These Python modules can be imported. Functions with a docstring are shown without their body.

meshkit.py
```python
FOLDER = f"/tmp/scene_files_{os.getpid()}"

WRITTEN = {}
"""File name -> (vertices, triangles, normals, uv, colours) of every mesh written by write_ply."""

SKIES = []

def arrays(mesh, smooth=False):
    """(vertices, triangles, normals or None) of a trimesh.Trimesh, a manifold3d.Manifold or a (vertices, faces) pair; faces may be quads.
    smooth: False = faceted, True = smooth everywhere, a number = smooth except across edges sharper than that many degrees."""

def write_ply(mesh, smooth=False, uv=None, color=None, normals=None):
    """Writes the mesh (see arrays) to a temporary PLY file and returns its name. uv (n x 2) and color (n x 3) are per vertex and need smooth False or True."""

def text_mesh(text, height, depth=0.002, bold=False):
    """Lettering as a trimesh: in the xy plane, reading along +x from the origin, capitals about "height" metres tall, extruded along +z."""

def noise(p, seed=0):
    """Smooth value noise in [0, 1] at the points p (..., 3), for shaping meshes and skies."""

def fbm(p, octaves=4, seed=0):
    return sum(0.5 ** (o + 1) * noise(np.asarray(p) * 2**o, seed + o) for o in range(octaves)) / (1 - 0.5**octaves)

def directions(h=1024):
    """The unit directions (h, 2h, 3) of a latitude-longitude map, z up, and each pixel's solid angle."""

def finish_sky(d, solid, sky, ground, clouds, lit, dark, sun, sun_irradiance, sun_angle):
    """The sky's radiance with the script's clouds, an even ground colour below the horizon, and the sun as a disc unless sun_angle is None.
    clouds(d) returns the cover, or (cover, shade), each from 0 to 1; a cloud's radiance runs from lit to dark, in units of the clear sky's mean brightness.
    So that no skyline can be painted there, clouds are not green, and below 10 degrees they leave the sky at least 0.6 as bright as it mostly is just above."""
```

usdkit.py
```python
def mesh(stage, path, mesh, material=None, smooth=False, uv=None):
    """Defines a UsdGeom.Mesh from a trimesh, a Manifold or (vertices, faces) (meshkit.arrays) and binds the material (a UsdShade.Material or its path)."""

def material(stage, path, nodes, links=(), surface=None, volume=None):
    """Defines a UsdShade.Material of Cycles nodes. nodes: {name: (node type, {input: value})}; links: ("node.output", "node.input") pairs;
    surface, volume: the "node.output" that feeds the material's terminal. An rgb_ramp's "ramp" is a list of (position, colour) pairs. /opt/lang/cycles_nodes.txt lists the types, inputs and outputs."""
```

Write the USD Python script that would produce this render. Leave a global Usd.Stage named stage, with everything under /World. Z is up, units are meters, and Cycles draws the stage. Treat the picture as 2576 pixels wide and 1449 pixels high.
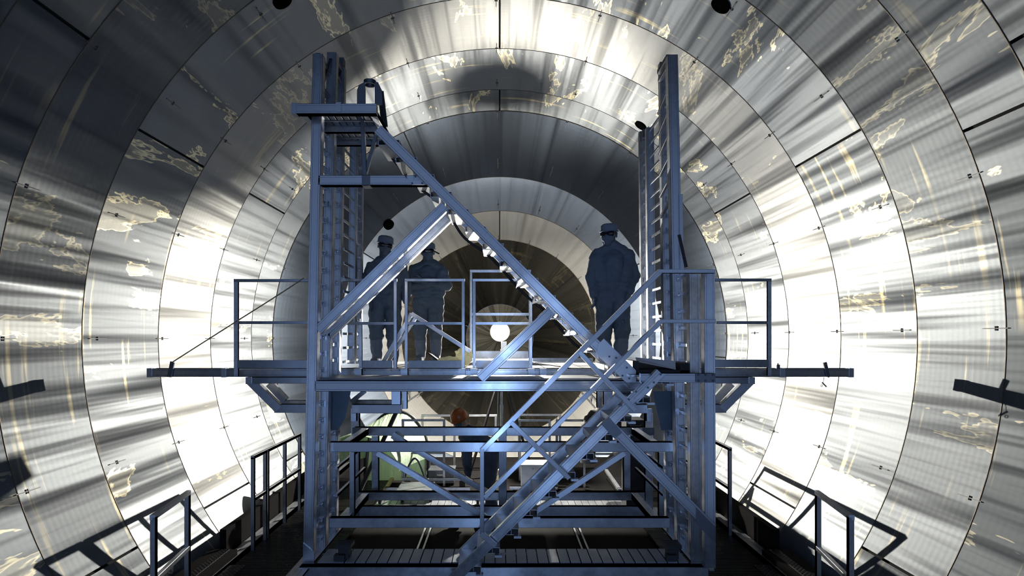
import math, random, re
import numpy as np, trimesh, usdkit, meshkit
import manifold3d as m3
from shapely.geometry import Polygon
from pxr import Usd, UsdGeom, UsdLux, Gf, Sdf

stage = Usd.Stage.CreateInMemory()
UsdGeom.SetStageUpAxis(stage, 'Z')
UsdGeom.SetStageMetersPerUnit(stage, 1.0)
UsdGeom.Xform.Define(stage, '/World')
rng = random.Random(7)
PI = math.pi

# ------------------------------------------------------------------ camera, lights, exposure
F = 1450.0                       # focal length in pixels of the 2576 px wide frame
CX, CY = 1257.0, 850.0           # where the vessel's axis leaves the picture (camera sits on the axis, lens shifted up)
R = 4.9                          # vessel radius, axis = +y, camera at the origin
cam = UsdGeom.Camera.Define(stage, '/World/camera')
cam.CreateHorizontalApertureAttr(36.0)
cam.CreateVerticalApertureAttr(36.0 * 1449 / 2576)
cam.CreateFocalLengthAttr(36.0 * F / 2576)
cam.CreateHorizontalApertureOffsetAttr((1288 - CX) / 2576 * 36)
cam.CreateVerticalApertureOffsetAttr((CY - 724.5) / 2576 * 36)
cam.AddRotateXOp().Set(90.0)
cam.CreateExposureAttr(-0.2)
LAMP = (0.005, 11.2, 0.12)       # bare bulb on the tripod behind the platform
LAMP_STRENGTH = 160000.0
LAMP_COLOR = (1.0, 0.95, 0.84)
# unseen cool lamp out of view behind the camera, lights the front faces
unseen_cool = UsdLux.SphereLight.Define(stage, '/World/cool_lamp')
unseen_cool.CreateRadiusAttr(0.30)
unseen_cool.CreateIntensityAttr(52.0)
unseen_cool.CreateColorAttr((0.40, 0.59, 1.0))
unseen_cool.AddTranslateOp().Set((0.05, -2.6, -0.25))
# unseen dim cool dome light, evenly lights the front faces of the frame
unseen_dome = UsdLux.DomeLight.Define(stage, '/World/hall_light')
unseen_dome.CreateIntensityAttr(0.15)
unseen_dome.CreateColorAttr((0.40, 0.58, 1.0))
# second unseen cool lamp, low and out of view, lights the lower beams
low = UsdLux.SphereLight.Define(stage, '/World/cool_floor_lamp')
low.CreateRadiusAttr(0.25)
low.CreateIntensityAttr(64.0)
low.CreateColorAttr((0.31, 0.53, 1.0))
low.AddTranslateOp().Set((-0.35, -1.9, -1.7))


def P(px, py, d):
    """The point at depth d that stands at that place of the photograph."""
    return np.array([(px - CX) * d / F, d, -(py - CY) * d / F])


# ------------------------------------------------------------------ materials
def mat(name, nodes, links=(), surface='p.BSDF'):
    return usdkit.material(stage, '/World/Looks/' + name, nodes, links, surface)


def wall_material(name, rough, aniso, lo, hi, amp=1.0, stain=1.0, tint=(1, 1, 1), cone=False, ribs=1.0, seed=0.0):
    n = {'g': ('geometry', {}), 'oi': ('object_info', {}),
         'k1': ('math', {'math_type': 'multiply', 'value2': 37.0}), 'k2': ('math', {'math_type': 'multiply', 'value2': 91.0}),
         'off': ('combine_xyz', {'z': seed}), 'pos': ('vector_math', {'math_type': 'add'}),
         'm1': ('mapping', {'scale': (1.05, 0.055, 1.05)}), 'n1': ('noise_texture', {'scale': 1.0, 'detail': 2.0, 'roughness': 0.5}),
         'm2': ('mapping', {'scale': (5.0, 0.16, 5.0)}), 'n2': ('noise_texture', {'scale': 1.0, 'detail': 2.0, 'roughness': 0.5}),
         'b1': ('bump', {'strength': 1.0, 'distance': 0.06 * amp}),
         'b2': ('bump', {'strength': 1.0, 'distance': 0.004 * amp}),
         'sp': ('separate_xyz', {}), 'sy': ('math', {'math_type': 'multiply', 'value2': 2 * PI / 0.076}), 'sn': ('math', {'math_type': 'sine'}),
         'b3': ('bump', {'strength': 1.0, 'distance': 0.00022 * ribs}),
         # water stains with pale yellow rims
         'm3': ('mapping', {'scale': (1.1, 0.30, 1.1)}), 'n3': ('noise_texture', {'scale': 1.35, 'detail': 5.0, 'roughness': 0.66, 'distortion': 0.4}),
         'rim': ('rgb_ramp', {'ramp': [(0, (0, 0, 0)), (0.592, (0, 0, 0)), (0.599, (1, 1, 1)), (0.606, (0.9, 0.9, 0.9)), (0.622, (0.16, 0.16, 0.16)), (1, (0.08, 0.08, 0.08))]}),
         'ins': ('rgb_ramp', {'ramp': [(0, (0, 0, 0)), (0.588, (0, 0, 0)), (0.605, (1, 1, 1)), (1, (1, 1, 1))]}),
         # heat-yellowed bands along the circumference
         'm4': ('mapping', {'scale': (0.5, 7.0, 0.5)}), 'n4': ('noise_texture', {'scale': 0.9, 'detail': 3.0, 'roughness': 0.6}),
         'yb': ('rgb_ramp', {'ramp': [(0, (0, 0, 0)), (0.60, (0, 0, 0)), (0.68, (0.8, 0.8, 0.8)), (1, (1, 1, 1))]}),
         'm5': ('mapping', {'scale': (0.8, 0.5, 0.8)}), 'n5': ('noise_texture', {'scale': 0.8, 'detail': 2.0}),
         'ybm': ('rgb_ramp', {'ramp': [(0, (0, 0, 0)), (0.45, (0, 0, 0)), (0.62, (1, 1, 1)), (1, (1, 1, 1))]}),
         'yy': ('mix_color', {'blend_type': 'multiply', 'fac': 1.0}),
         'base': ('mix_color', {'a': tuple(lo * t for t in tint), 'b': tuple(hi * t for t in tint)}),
         'c1': ('mix_color', {'b': (0.85, 0.74, 0.46)}), 'rf': ('math', {'math_type': 'multiply', 'value2': 0.5 * stain}),
         'c2': ('mix_color', {'b': (0.78, 0.64, 0.32)}), 'yf': ('math', {'math_type': 'multiply', 'value2': 0.7 * stain}),
         'ro': ('map_range', {'from_min': 0.3, 'from_max': 0.7, 'to_min': rough - 0.06, 'to_max': rough + 0.06}),
         'ri': ('math', {'math_type': 'multiply_add', 'value2': -0.035 * stain}),
         'tg': ('combine_xyz', {'y': 1.0}), 'p': ('principled_bsdf', {'metallic': 1.0, 'anisotropic': aniso})}
    l = [('tg.vector', 'p.tangent'), ('oi.random', 'k1.value1'), ('oi.random', 'k2.value1'), ('k1.value', 'off.x'), ('k2.value', 'off.y'),
         ('g.position', 'pos.vector1'), ('off.vector', 'pos.vector2'),
         ('pos.vector', 'm1.vector'), ('m1.vector', 'n1.vector'), ('n1.fac', 'b1.height'),
         ('pos.vector', 'm2.vector'), ('m2.vector', 'n2.vector'), ('n2.fac', 'b2.height'), ('b1.normal', 'b2.normal'),
         ('g.position', 'sp.vector'), ('sp.y', 'sy.value1'), ('sy.value', 'sn.value1'), ('sn.value', 'b3.height'), ('b2.normal', 'b3.normal'), ('b3.normal', 'p.normal'),
         ('pos.vector', 'm3.vector'), ('m3.vector', 'n3.vector'), ('n3.fac', 'rim.fac'), ('n3.fac', 'ins.fac'),
         ('pos.vector', 'm4.vector'), ('m4.vector', 'n4.vector'), ('n4.fac', 'yb.fac'),
         ('pos.vector', 'm5.vector'), ('m5.vector', 'n5.vector'), ('n5.fac', 'ybm.fac'), ('yb.color', 'yy.a'), ('ybm.color', 'yy.b'),
         ('oi.random', 'base.fac'), ('rim.color', 'rf.value1'), ('rf.value', 'c1.fac'), ('base.result', 'c1.a'),
         ('yy.result', 'yf.value1'), ('yf.value', 'c2.fac'), ('c1.result', 'c2.a'), ('c2.result', 'p.base_color'),
         ('n1.fac', 'ro.value'), ('ins.color', 'ri.value1'), ('ro.result', 'ri.value3'), ('ri.value', 'p.roughness')]
    if cone:
        n.update({'cs': ('separate_xyz', {}), 'cc': ('combine_xyz', {}), 'cn': ('vector_math', {'math_type': 'normalize'}), 'ck': ('vector_math', {'math_type': 'scale', 'scale': 5.0}),
                  'cy': ('combine_xyz', {}), 'ca': ('vector_math', {'math_type': 'add'})})
        l = [x for x in l if x != ('g.position', 'pos.vector1')]
        l += [('g.position', 'cs.vector'), ('cs.x', 'cc.x'), ('cs.z', 'cc.z'), ('cc.vector', 'cn.vector1'), ('cn.vector', 'ck.vector1'), ('cs.y', 'cy.y'),
              ('ck.vector', 'ca.vector1'), ('cy.vector', 'ca.vector2'), ('ca.vector', 'pos.vector1')]
    if cone == 'cap':
        l = [('g.position' if b == 'p.tangent' else a, b) for a, b in l]
    return mat(name, n, l)


def metal(name, col, rough=0.35, aniso=0.0, tangent=(1, 0, 0), metallic=0.86, scratch=True):
    n = {'g': ('geometry', {}), 'm': ('mapping', {'scale': (3, 3, 3)}), 'n': ('noise_texture', {'scale': 1.0, 'detail': 4.0, 'roughness': 0.65}),
         'r': ('map_range', {'from_min': 0.25, 'from_max': 0.75, 'to_min': rough - 0.09, 'to_max': rough + 0.09}),
         'c': ('mix_color', {'a': tuple(0.86 * x for x in col), 'b': tuple(min(1, 1.1 * x) for x in col)}),
         'tg': ('combine_xyz', dict(zip('xyz', map(float, tangent)))), 'p': ('principled_bsdf', {'metallic': metallic, 'anisotropic': aniso})}
    l = [('tg.vector', 'p.tangent'), ('g.position', 'm.vector'), ('m.vector', 'n.vector'), ('n.fac', 'r.value'), ('r.result', 'p.roughness'), ('n.fac', 'c.fac'), ('c.result', 'p.base_color')]
    return mat(name, n, l)


def plain(name, col, rough=0.6, var=0.25, scale=12.0, spec=0.5, metallic=0.0, bump=0.0):
    n = {'g': ('geometry', {}), 'n': ('noise_texture', {'scale': scale, 'detail': 4.0}),
         'c': ('mix_color', {'a': tuple(x * (1 - var) for x in col), 'b': tuple(min(1, x * (1 + var)) for x in col)}),
         'b': ('bump', {'strength': 1.0, 'distance': bump}),
         'p': ('principled_bsdf', {'roughness': rough, 'specular_ior_level': spec, 'metallic': metallic})}
    l = [('g.position', 'n.vector'), ('n.fac', 'c.fac'), ('c.result', 'p.base_color')]
    if bump:
        l += [('n.fac', 'b.height'), ('b.normal', 'p.normal')]
    return mat(name, n, l)


ALU = (0.50, 0.52, 0.56)
M = {}
M['alu_x'] = metal('aluminium_x', ALU, 0.29, 0.75, (0, 0, 1))       # drawn along x: highlight stretched across
M['alu_z'] = metal('aluminium_z', ALU, 0.29, 0.75, (1, 0, 0))
M['alu_y'] = metal('aluminium_y', ALU, 0.36, 0.6, (1, 0, 0))
M['alu_down'] = metal('aluminium_diagonal_down', ALU, 0.29, 0.75, (0.7071, 0, 0.7071))    # runs to lower right
M['alu_up'] = metal('aluminium_diagonal_up', ALU, 0.29, 0.75, (0.7071, 0, -0.7071))
M['alu'] = metal('aluminium_plain', ALU, 0.38)
M['steel_dark'] = metal('dark_steel', (0.16, 0.17, 0.19), 0.42)
M['bolt'] = metal('bolt_steel', (0.10, 0.11, 0.13), 0.4)
M['clamp'] = metal('clamp_steel', (0.42, 0.44, 0.48), 0.28)
M['gusset'] = plain('gusset_blue_grey', (0.10, 0.15, 0.20), 0.45, 0.3, 9.0)
M['black'] = plain('black_rubber', (0.014, 0.014, 0.016), 0.6, 0.3)
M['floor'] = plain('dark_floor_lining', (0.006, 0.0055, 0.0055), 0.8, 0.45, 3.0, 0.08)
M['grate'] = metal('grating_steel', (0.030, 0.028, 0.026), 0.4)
M['plank'] = metal('plank_aluminium', (0.34, 0.37, 0.42), 0.5, 0.5, (1, 0, 0), 0.7)
M['seam'] = metal('weld_bead', (0.07, 0.055, 0.04), 0.5)
M['gap'] = plain('dark_gap', (0.012, 0.012, 0.013), 0.8, 0.3, 4.0, 0.1)
M['stud'] = plain('dark_stud', (0.03, 0.03, 0.03), 0.5, 0.3)
M['port'] = plain('black_port', (0.0015, 0.0015, 0.0018), 1.0, 0.3, 4.0, 0.02)
M['pale'] = plain('pale_sheet', (0.55, 0.57, 0.60), 0.5, 0.1)
M['suit'] = plain('cleanroom_fabric', (0.12, 0.15, 0.19), 0.85, 0.18, 16.0, 0.2, bump=0.006)
M['suit2'] = plain('cleanroom_boot_fabric', (0.18, 0.21, 0.27), 0.85, 0.18, 16.0, 0.2, bump=0.006)
M['skin'] = plain('skin', (0.42, 0.27, 0.20), 0.6, 0.1)
M['visor'] = plain('dark_visor', (0.01, 0.01, 0.012), 0.12, 0.1, 5.0, 0.6)
M['overall'] = plain('dark_overall', (0.10, 0.12, 0.16), 0.85, 0.2, 14.0, 0.2, bump=0.006)
M['helmet'] = plain('orange_helmet', (0.42, 0.10, 0.015), 0.35, 0.1, 6.0)
M['bag'] = mat('white_plastic', {'g': ('geometry', {}), 'n': ('noise_texture', {'scale': 14.0, 'detail': 3.0}), 'b': ('bump', {'strength': 1.0, 'distance': 0.02}),
                                 'd': ('principled_bsdf', {'base_color': (0.75, 0.74, 0.62), 'roughness': 0.4}), 't': ('translucent_bsdf', {'color': (0.8, 0.78, 0.6)}),
                                 'x': ('mix_closure', {'fac': 0.45})},
               [('g.position', 'n.vector'), ('n.fac', 'b.height'), ('b.normal', 'd.normal'), ('d.BSDF', 'x.closure1'), ('t.BSDF', 'x.closure2')], 'x.closure')
M['tarp'] = mat('green_white_sheet', {'g': ('geometry', {}), 'm': ('mapping', {'scale': (7, 1.2, 2)}), 'n': ('noise_texture', {'scale': 1.6, 'detail': 4.0}), 'b': ('bump', {'strength': 1.0, 'distance': 0.05}),
                                      'c': ('mix_color', {'a': (0.34, 0.42, 0.33), 'b': (0.60, 0.68, 0.54)}),
                                      'd': ('principled_bsdf', {'roughness': 0.45}), 't': ('translucent_bsdf', {'color': (0.55, 0.68, 0.5)}), 'x': ('mix_closure', {'fac': 0.5})},
                [('g.position', 'm.vector'), ('m.vector', 'n.vector'), ('n.fac', 'b.height'), ('b.normal', 'd.normal'), ('n.fac', 'c.fac'), ('c.result', 'd.base_color'), ('d.BSDF', 'x.closure1'), ('t.BSDF', 'x.closure2')], 'x.closure')
M['wood'] = plain('pale_wood', (0.42, 0.30, 0.17), 0.6, 0.3, 20.0)
M['rope'] = plain('rope', (0.30, 0.24, 0.12), 0.8, 0.2, 60.0)
M['bulb'] = mat('lamp_glow', {'e': ('emission', {'color': LAMP_COLOR, 'strength': LAMP_STRENGTH})}, [], 'e.emission')
M['globe'] = mat('glare_glow', {'t': ('transparent_bsdf', {'color': (1, 1, 1)}), 'w': ('layer_weight', {'blend': 0.5}), 'f': ('math', {'math_type': 'multiply_add', 'value2': -6.0, 'value3': 4.6}), 'mx': ('math', {'math_type': 'maximum', 'value2': 0.0}),  # soft-edged glow standing in for the glare around the bulb
                                   'e': ('emission', {'color': (1.0, 0.95, 0.78)}), 'a': ('add_closure', {})},
                 [('w.facing', 'f.value1'), ('f.value', 'mx.value1'), ('mx.value', 'e.strength'), ('t.BSDF', 'a.closure1'), ('e.emission', 'a.closure2')], 'a.closure')
M['smoked'] = mat('added_shade_glass', {'t': ('transparent_bsdf', {'color': (0.18, 0.185, 0.195)}), 'g': ('glossy_bsdf', {'color': (1, 1, 1), 'roughness': 0.1}), 'f': ('fresnel', {'IOR': 1.45}), 'x': ('mix_closure', {})}, [('f.fac', 'x.fac'), ('t.BSDF', 'x.closure1'), ('g.BSDF', 'x.closure2')], 'x.closure')  # glass of the added lamp cover that dims the upper walls
M['tread'] = mat('tread_plate', {'g': ('geometry', {}), 'm': ('mapping', {'scale': (26, 26, 26), 'rotation': (0, 0, 0.785)}), 'v': ('voronoi_texture', {'feature': 'f1', 'scale': 1.0, 'randomness': 0.0}),
                                 'b': ('bump', {'strength': 1.0, 'distance': 0.02, 'invert': True}), 'p': ('principled_bsdf', {'metallic': 1.0, 'base_color': (0.10, 0.10, 0.11), 'roughness': 0.35})},
                 [('g.position', 'm.vector'), ('m.vector', 'v.vector'), ('v.distance', 'b.height'), ('b.normal', 'p.normal')])

# ------------------------------------------------------------------ helpers
used = {}


def numbered(parent, name):
    k = (parent, name)
    used[k] = used.get(k, -1) + 1
    return parent + '/' + name + ('' if used[k] == 0 else '_%03d' % used[k])


def path_of(parent):
    return '/World' if parent is None else str(parent.GetPath())


def obj(name, mesh, m, parent=None, smooth=False, label=None):
    p = usdkit.mesh(stage, numbered(path_of(parent), name), mesh, m if not isinstance(m, str) else M[m], smooth).GetPrim()
    if label:
        p.SetCustomDataByKey('label', label)
    return p


def tag(p, label=None, cat=None, group=None, kind=None):
    for k, v in (('label', label), ('category', cat), ('group', group), ('kind', kind)):
        if v:
            p.SetCustomDataByKey(k, v)
    return p


def thing(name, label, cat, loc=(0, 0, 0), rz=0.0, group=None, kind=None):
    x = UsdGeom.Xform.Define(stage, numbered('/World', name))
    if any(loc) or rz:
        x.AddTranslateOp().Set(tuple(float(v) for v in loc))
        x.AddRotateZOp().Set(float(rz))
    return tag(x.GetPrim(), label, cat, group, kind)


def group_part(name, parent, label=None):
    p = UsdGeom.Xform.Define(stage, numbered(path_of(parent), name)).GetPrim()
    if label:
        p.SetCustomDataByKey('label', label)
    return p


def cat(*ms):
    return trimesh.util.concatenate([m for m in ms if m is not None])


def box(x0, x1, y0, y1, z0, z1):
    b = trimesh.creation.box((x1 - x0, y1 - y0, z1 - z0))
    b.apply_translation(((x0 + x1) / 2, (y0 + y1) / 2, (z0 + z1) / 2))
    return b


_sections = {}


def section(w, h, groove):
    k = (round(w, 4), round(h, 4), groove)
    if k not in _sections:
        c = 0.05 * min(w, h)
        a, b = w / 2, h / 2
        if groove:
            g, q, r = 0.30 * w, 0.02 * w, 0.03 * w
            side = [(-a + c, -b), (-g - q, -b), (-g, -b + r), (-g + q, -b), (g - q, -b), (g, -b + r), (g + q, -b), (a - c, -b)]
        else:
            side = [(-a + c, -b), (a - c, -b)]
        pts = side + [(a, -b + c), (a, b - c)] + [(-x, -y) for x, y in side] + [(-a, b - c), (-a, -b + c)]
        _sections[k] = (np.array(pts), trimesh.creation.extrude_polygon(Polygon(pts), 1.0, engine='earcut'))
    return _sections[k][1].copy()


def beam_mesh(A, B, w, h, groove=True, facing=(0, -1, 0)):
    """A bar from A to B; w across (in the plane square to facing), h along facing."""
    A, B = np.asarray(A, float), np.asarray(B, float)
    t = B - A
    L = np.linalg.norm(t)
    t = t / L
    f = np.asarray(facing, float)
    f = f - t * (f @ t)
    f /= np.linalg.norm(f)
    u = np.cross(t, f)        # u x (-f)... right handed with v = -f
    m = section(w, h, groove)
    v = m.vertices
    m.vertices = A + np.outer(v[:, 0], u) + np.outer(v[:, 1], -f) + np.outer(v[:, 2] * L, t)
    if np.cross(u, -f) @ t < 0:
        m.invert()
    return m


def dirmat(A, B):
    t = np.abs(np.asarray(B, float) - np.asarray(A, float))
    d = np.asarray(B, float) - np.asarray(A, float)
    t = t / np.linalg.norm(t)
    if t[0] > 0.92:
        return M['alu_x']
    if t[2] > 0.92:
        return M['alu_z']
    if t[1] > 0.92:
        return M['alu_y']
    if t[0] > 0.3 and t[2] > 0.3:
        return M['alu_down'] if d[0] * d[2] < 0 else M['alu_up']
    return M['alu']


def beam(parent, name, A, B, w=0.1, h=0.1, groove=True, m=None, facing=(0, -1, 0), label=None):
    return obj(name, beam_mesh(A, B, w, h, groove, facing), m or dirmat(A, B), parent, label=label)


def pbeam(parent, name, x0, y0, x1, y1, d, wpx, h=None, groove=True, m=None, d1=None, label=None):
    """A bar whose centreline runs between two places of the photograph in the plane at depth d; wpx wide there."""
    w = wpx * d / F
    off = np.array([0, (h or w) / 2, 0])
    return beam(parent, name, P(x0, y0, d) + off, P(x1, y1, d if d1 is None else d1) + off, w, h or w, groove, m, label=label)


def tube_mesh(pts, r, sides=8):
    p = np.asarray(pts, float)
    t = np.gradient(p, axis=0)
    t /= np.linalg.norm(t, axis=1, keepdims=True)
    a = np.cross(t, [0.12, 0.97, 0.21])
    a /= np.linalg.norm(a, axis=1, keepdims=True)
    b = np.cross(t, a)
    ang = np.arange(sides) * 2 * PI / sides
    rr = np.broadcast_to(r, (len(p),))
    v = p[:, None] + rr[:, None, None] * (np.cos(ang)[None, :, None] * a[:, None] + np.sin(ang)[None, :, None] * b[:, None])
    n = len(p)
    v = np.vstack([v.reshape(-1, 3), p[:1], p[-1:]])
    f = []
    for i in range(n - 1):
        for j in range(sides):
            q = (j + 1) % sides
            f += [(i * sides + j, i * sides + q, (i + 1) * sides + q), (i * sides + j, (i + 1) * sides + q, (i + 1) * sides + j)]
    for j in range(sides):
        q = (j + 1) % sides
        f += [(n * sides, q, j), (n * sides + 1, (n - 1) * sides + j, (n - 1) * sides + q)]
    m = trimesh.Trimesh(v, f, process=False)
    m.fix_normals()
    return m


def smooth_path(pts, n=24):
    from scipy.interpolate import CubicSpline
    p = np.asarray(pts, float)
    s = np.r_[0, np.cumsum(np.linalg.norm(np.diff(p, axis=0), axis=1))]
    return CubicSpline(s, p)(np.linspace(0, s[-1], n))


def prism_xz(pts, y0, y1):
    """A plate: polygon in the xz plane, from depth y0 to y1."""
    m = trimesh.creation.extrude_polygon(Polygon([(p[0], p[1]) for p in pts]), y1 - y0, engine='earcut')
    v = m.vertices.copy()
    m.vertices = np.c_[v[:, 0], y1 - v[:, 2], v[:, 1]]
    m.fix_normals()
    return m


def pplate(parent, name, pix, d, t, m, label=None):
    return obj(name, prism_xz([(P(x, y, d)[0], P(x, y, d)[2]) for x, y in pix], d, d + t), m, parent, label=label)


def bolts_mesh(pix, d, r=0.009, t=0.012):
    out = []
    for x, y in pix:
        c = trimesh.creation.cylinder(r, t, sections=6)
        c.apply_transform(trimesh.transformations.rotation_matrix(PI / 2, (1, 0, 0)))
        c.apply_translation(P(x, y, d))
        out.append(c)
    return cat(*out)


# ------------------------------------------------------------------ the vessel
EDGES = [1.0, 2.2, 3.5, 4.8, 5.573, 6.76, 8.27, 9.76, 11.37, 12.42]
START = [30, 90, 30, 24, 90, 30, 90, 30, 90]
CONE = [(12.42, 4.9), (13.90, 3.885), (14.79, 3.264), (15.66, 2.668), (18.0, 1.05)]
CSTART = [115, 28, 90, 40]
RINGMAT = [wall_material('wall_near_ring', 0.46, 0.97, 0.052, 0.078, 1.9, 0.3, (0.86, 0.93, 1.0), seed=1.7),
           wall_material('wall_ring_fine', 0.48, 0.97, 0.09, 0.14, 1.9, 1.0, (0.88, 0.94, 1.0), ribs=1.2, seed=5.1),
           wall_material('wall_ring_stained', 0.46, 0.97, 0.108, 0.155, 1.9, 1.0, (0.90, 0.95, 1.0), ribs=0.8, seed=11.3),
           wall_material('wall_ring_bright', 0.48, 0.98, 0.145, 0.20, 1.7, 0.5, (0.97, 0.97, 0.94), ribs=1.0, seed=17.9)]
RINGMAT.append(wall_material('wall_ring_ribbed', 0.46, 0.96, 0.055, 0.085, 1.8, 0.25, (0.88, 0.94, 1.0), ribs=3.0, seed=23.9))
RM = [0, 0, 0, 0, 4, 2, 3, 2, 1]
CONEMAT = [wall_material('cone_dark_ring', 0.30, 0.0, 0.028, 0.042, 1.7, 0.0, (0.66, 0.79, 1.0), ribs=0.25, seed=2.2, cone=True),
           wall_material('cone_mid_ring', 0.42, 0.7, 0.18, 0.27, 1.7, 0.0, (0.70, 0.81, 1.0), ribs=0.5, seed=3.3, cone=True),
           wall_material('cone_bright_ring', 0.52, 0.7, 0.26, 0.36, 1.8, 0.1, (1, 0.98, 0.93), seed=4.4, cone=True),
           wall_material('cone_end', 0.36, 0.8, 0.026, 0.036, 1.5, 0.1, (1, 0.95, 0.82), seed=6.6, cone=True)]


def panel_mesh(d0, r0, d1, r1, a0, a1, gap_a=0.03, gap_d=0.005, th=0.022):
    ga = gap_a / 2 / ((r0 + r1) / 2)
    n = max(4, int(round(math.degrees(a1 - a0) / 2.0)))
    a = np.linspace(a0 + ga, a1 - ga, n + 1)
    s = (r1 - r0) / (d1 - d0)
    e0, e1 = d0 + gap_d / 2, d1 - gap_d / 2
    q0, q1 = r0 + s * gap_d / 2, r1 - s * gap_d / 2
    rows = []
    for (y, r) in ((e0, q0 + th), (e0, q0), (e1, q1), (e1, q1 + th)):
        rows.append(np.c_[r * np.cos(a), np.full(n + 1, y), r * np.sin(a)])
    v = np.vstack(rows)
    f = []
    for k in range(3):
        for i in range(n):
            p, q = k * (n + 1) + i, (k + 1) * (n + 1) + i
            f += [(p, p + 1, q + 1), (p, q + 1, q)]
    for i in (0, n):                       # edge faces along the axis
        idx = [k * (n + 1) + i for k in range(4)]
        f += [(idx[0], idx[1], idx[2]), (idx[0], idx[2], idx[3])] if i == 0 else [(idx[0], idx[2], idx[1]), (idx[0], idx[3], idx[2])]
    m = trimesh.Trimesh(v, f, process=False)
    c = m.triangles_center[0]
    if m.face_normals[2 * n] @ np.array([c[0], 0, c[2]]) > 0:    # inner face must look at the axis
        m.invert()
    return m


def ring_mesh(prof, n=180):
    """A ring around the axis with the closed profile [(y, r)]."""
    a = np.arange(n) * 2 * PI / n
    k = len(prof)
    v = np.vstack([np.c_[r * np.cos(a), np.full(n, y), r * np.sin(a)] for y, r in prof])
    f = []
    for i in range(k):
        j = (i + 1) % k
        for q in range(n):
            w = (q + 1) % n
            f += [(i * n + q, i * n + w, j * n + w), (i * n + q, j * n + w, j * n + q)]
    m = trimesh.Trimesh(v, f, process=False)
    m.fix_normals()
    return m


def bead(y, r, w=0.014, h=0.006, n=180):
    return ring_mesh([(y - w / 2, r + 0.004), (y - w / 4, r - h), (y + w / 4, r - h), (y + w / 2, r + 0.004)], n)


wall = thing('wall_cylinder', 'polished stainless steel barrel of the vessel, rings of curved plates welded together', None, kind='structure')
obj('backing_shell', ring_mesh([(0.9, R + 0.05), (12.42, R + 0.05), (12.42, R + 0.09), (0.9, R + 0.09)], 120), 'gap', wall)
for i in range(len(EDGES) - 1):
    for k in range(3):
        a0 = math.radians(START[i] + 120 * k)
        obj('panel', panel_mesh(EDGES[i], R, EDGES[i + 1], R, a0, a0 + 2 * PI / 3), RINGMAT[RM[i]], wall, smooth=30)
    if i:
        obj('weld_seam', bead(EDGES[i], R), 'seam', wall, smooth=40)
far = thing('wall_far', 'far conical end of the steel vessel, three bright plate rings around a dark throat', None, kind='structure')
obj('backing_shell', ring_mesh([(12.42, R + 0.08), (18.0, 1.13), (18.1, 1.2), (12.46, R + 0.12)], 120), 'gap', far)
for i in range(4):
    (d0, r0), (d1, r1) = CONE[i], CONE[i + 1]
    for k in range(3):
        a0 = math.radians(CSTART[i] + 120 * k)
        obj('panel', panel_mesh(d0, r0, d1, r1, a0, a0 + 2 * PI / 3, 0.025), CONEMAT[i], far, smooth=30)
    obj('weld_seam', bead(d0, r0 - 0.002, 0.02 if i == 0 else 0.012, 0.012 if i == 0 else 0.006), 'seam', far, smooth=40)
cap_ = trimesh.creation.revolve([(0, 0), (0.95, 0.02), (1.05, 0.0), (1.05, 0.05), (0, 0.06)], sections=72)
cap_.apply_transform(trimesh.transformations.rotation_matrix(-PI / 2, (1, 0, 0)))
cap_.apply_translation((0, 18.02, 0))
cap_.fix_normals()
obj('end_cap', cap_, wall_material('cone_cap', 0.45, 0.8, 0.014, 0.016, 0.8, 0.0, (1, 0.95, 0.8), 'cap'), far, smooth=30)
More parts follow.
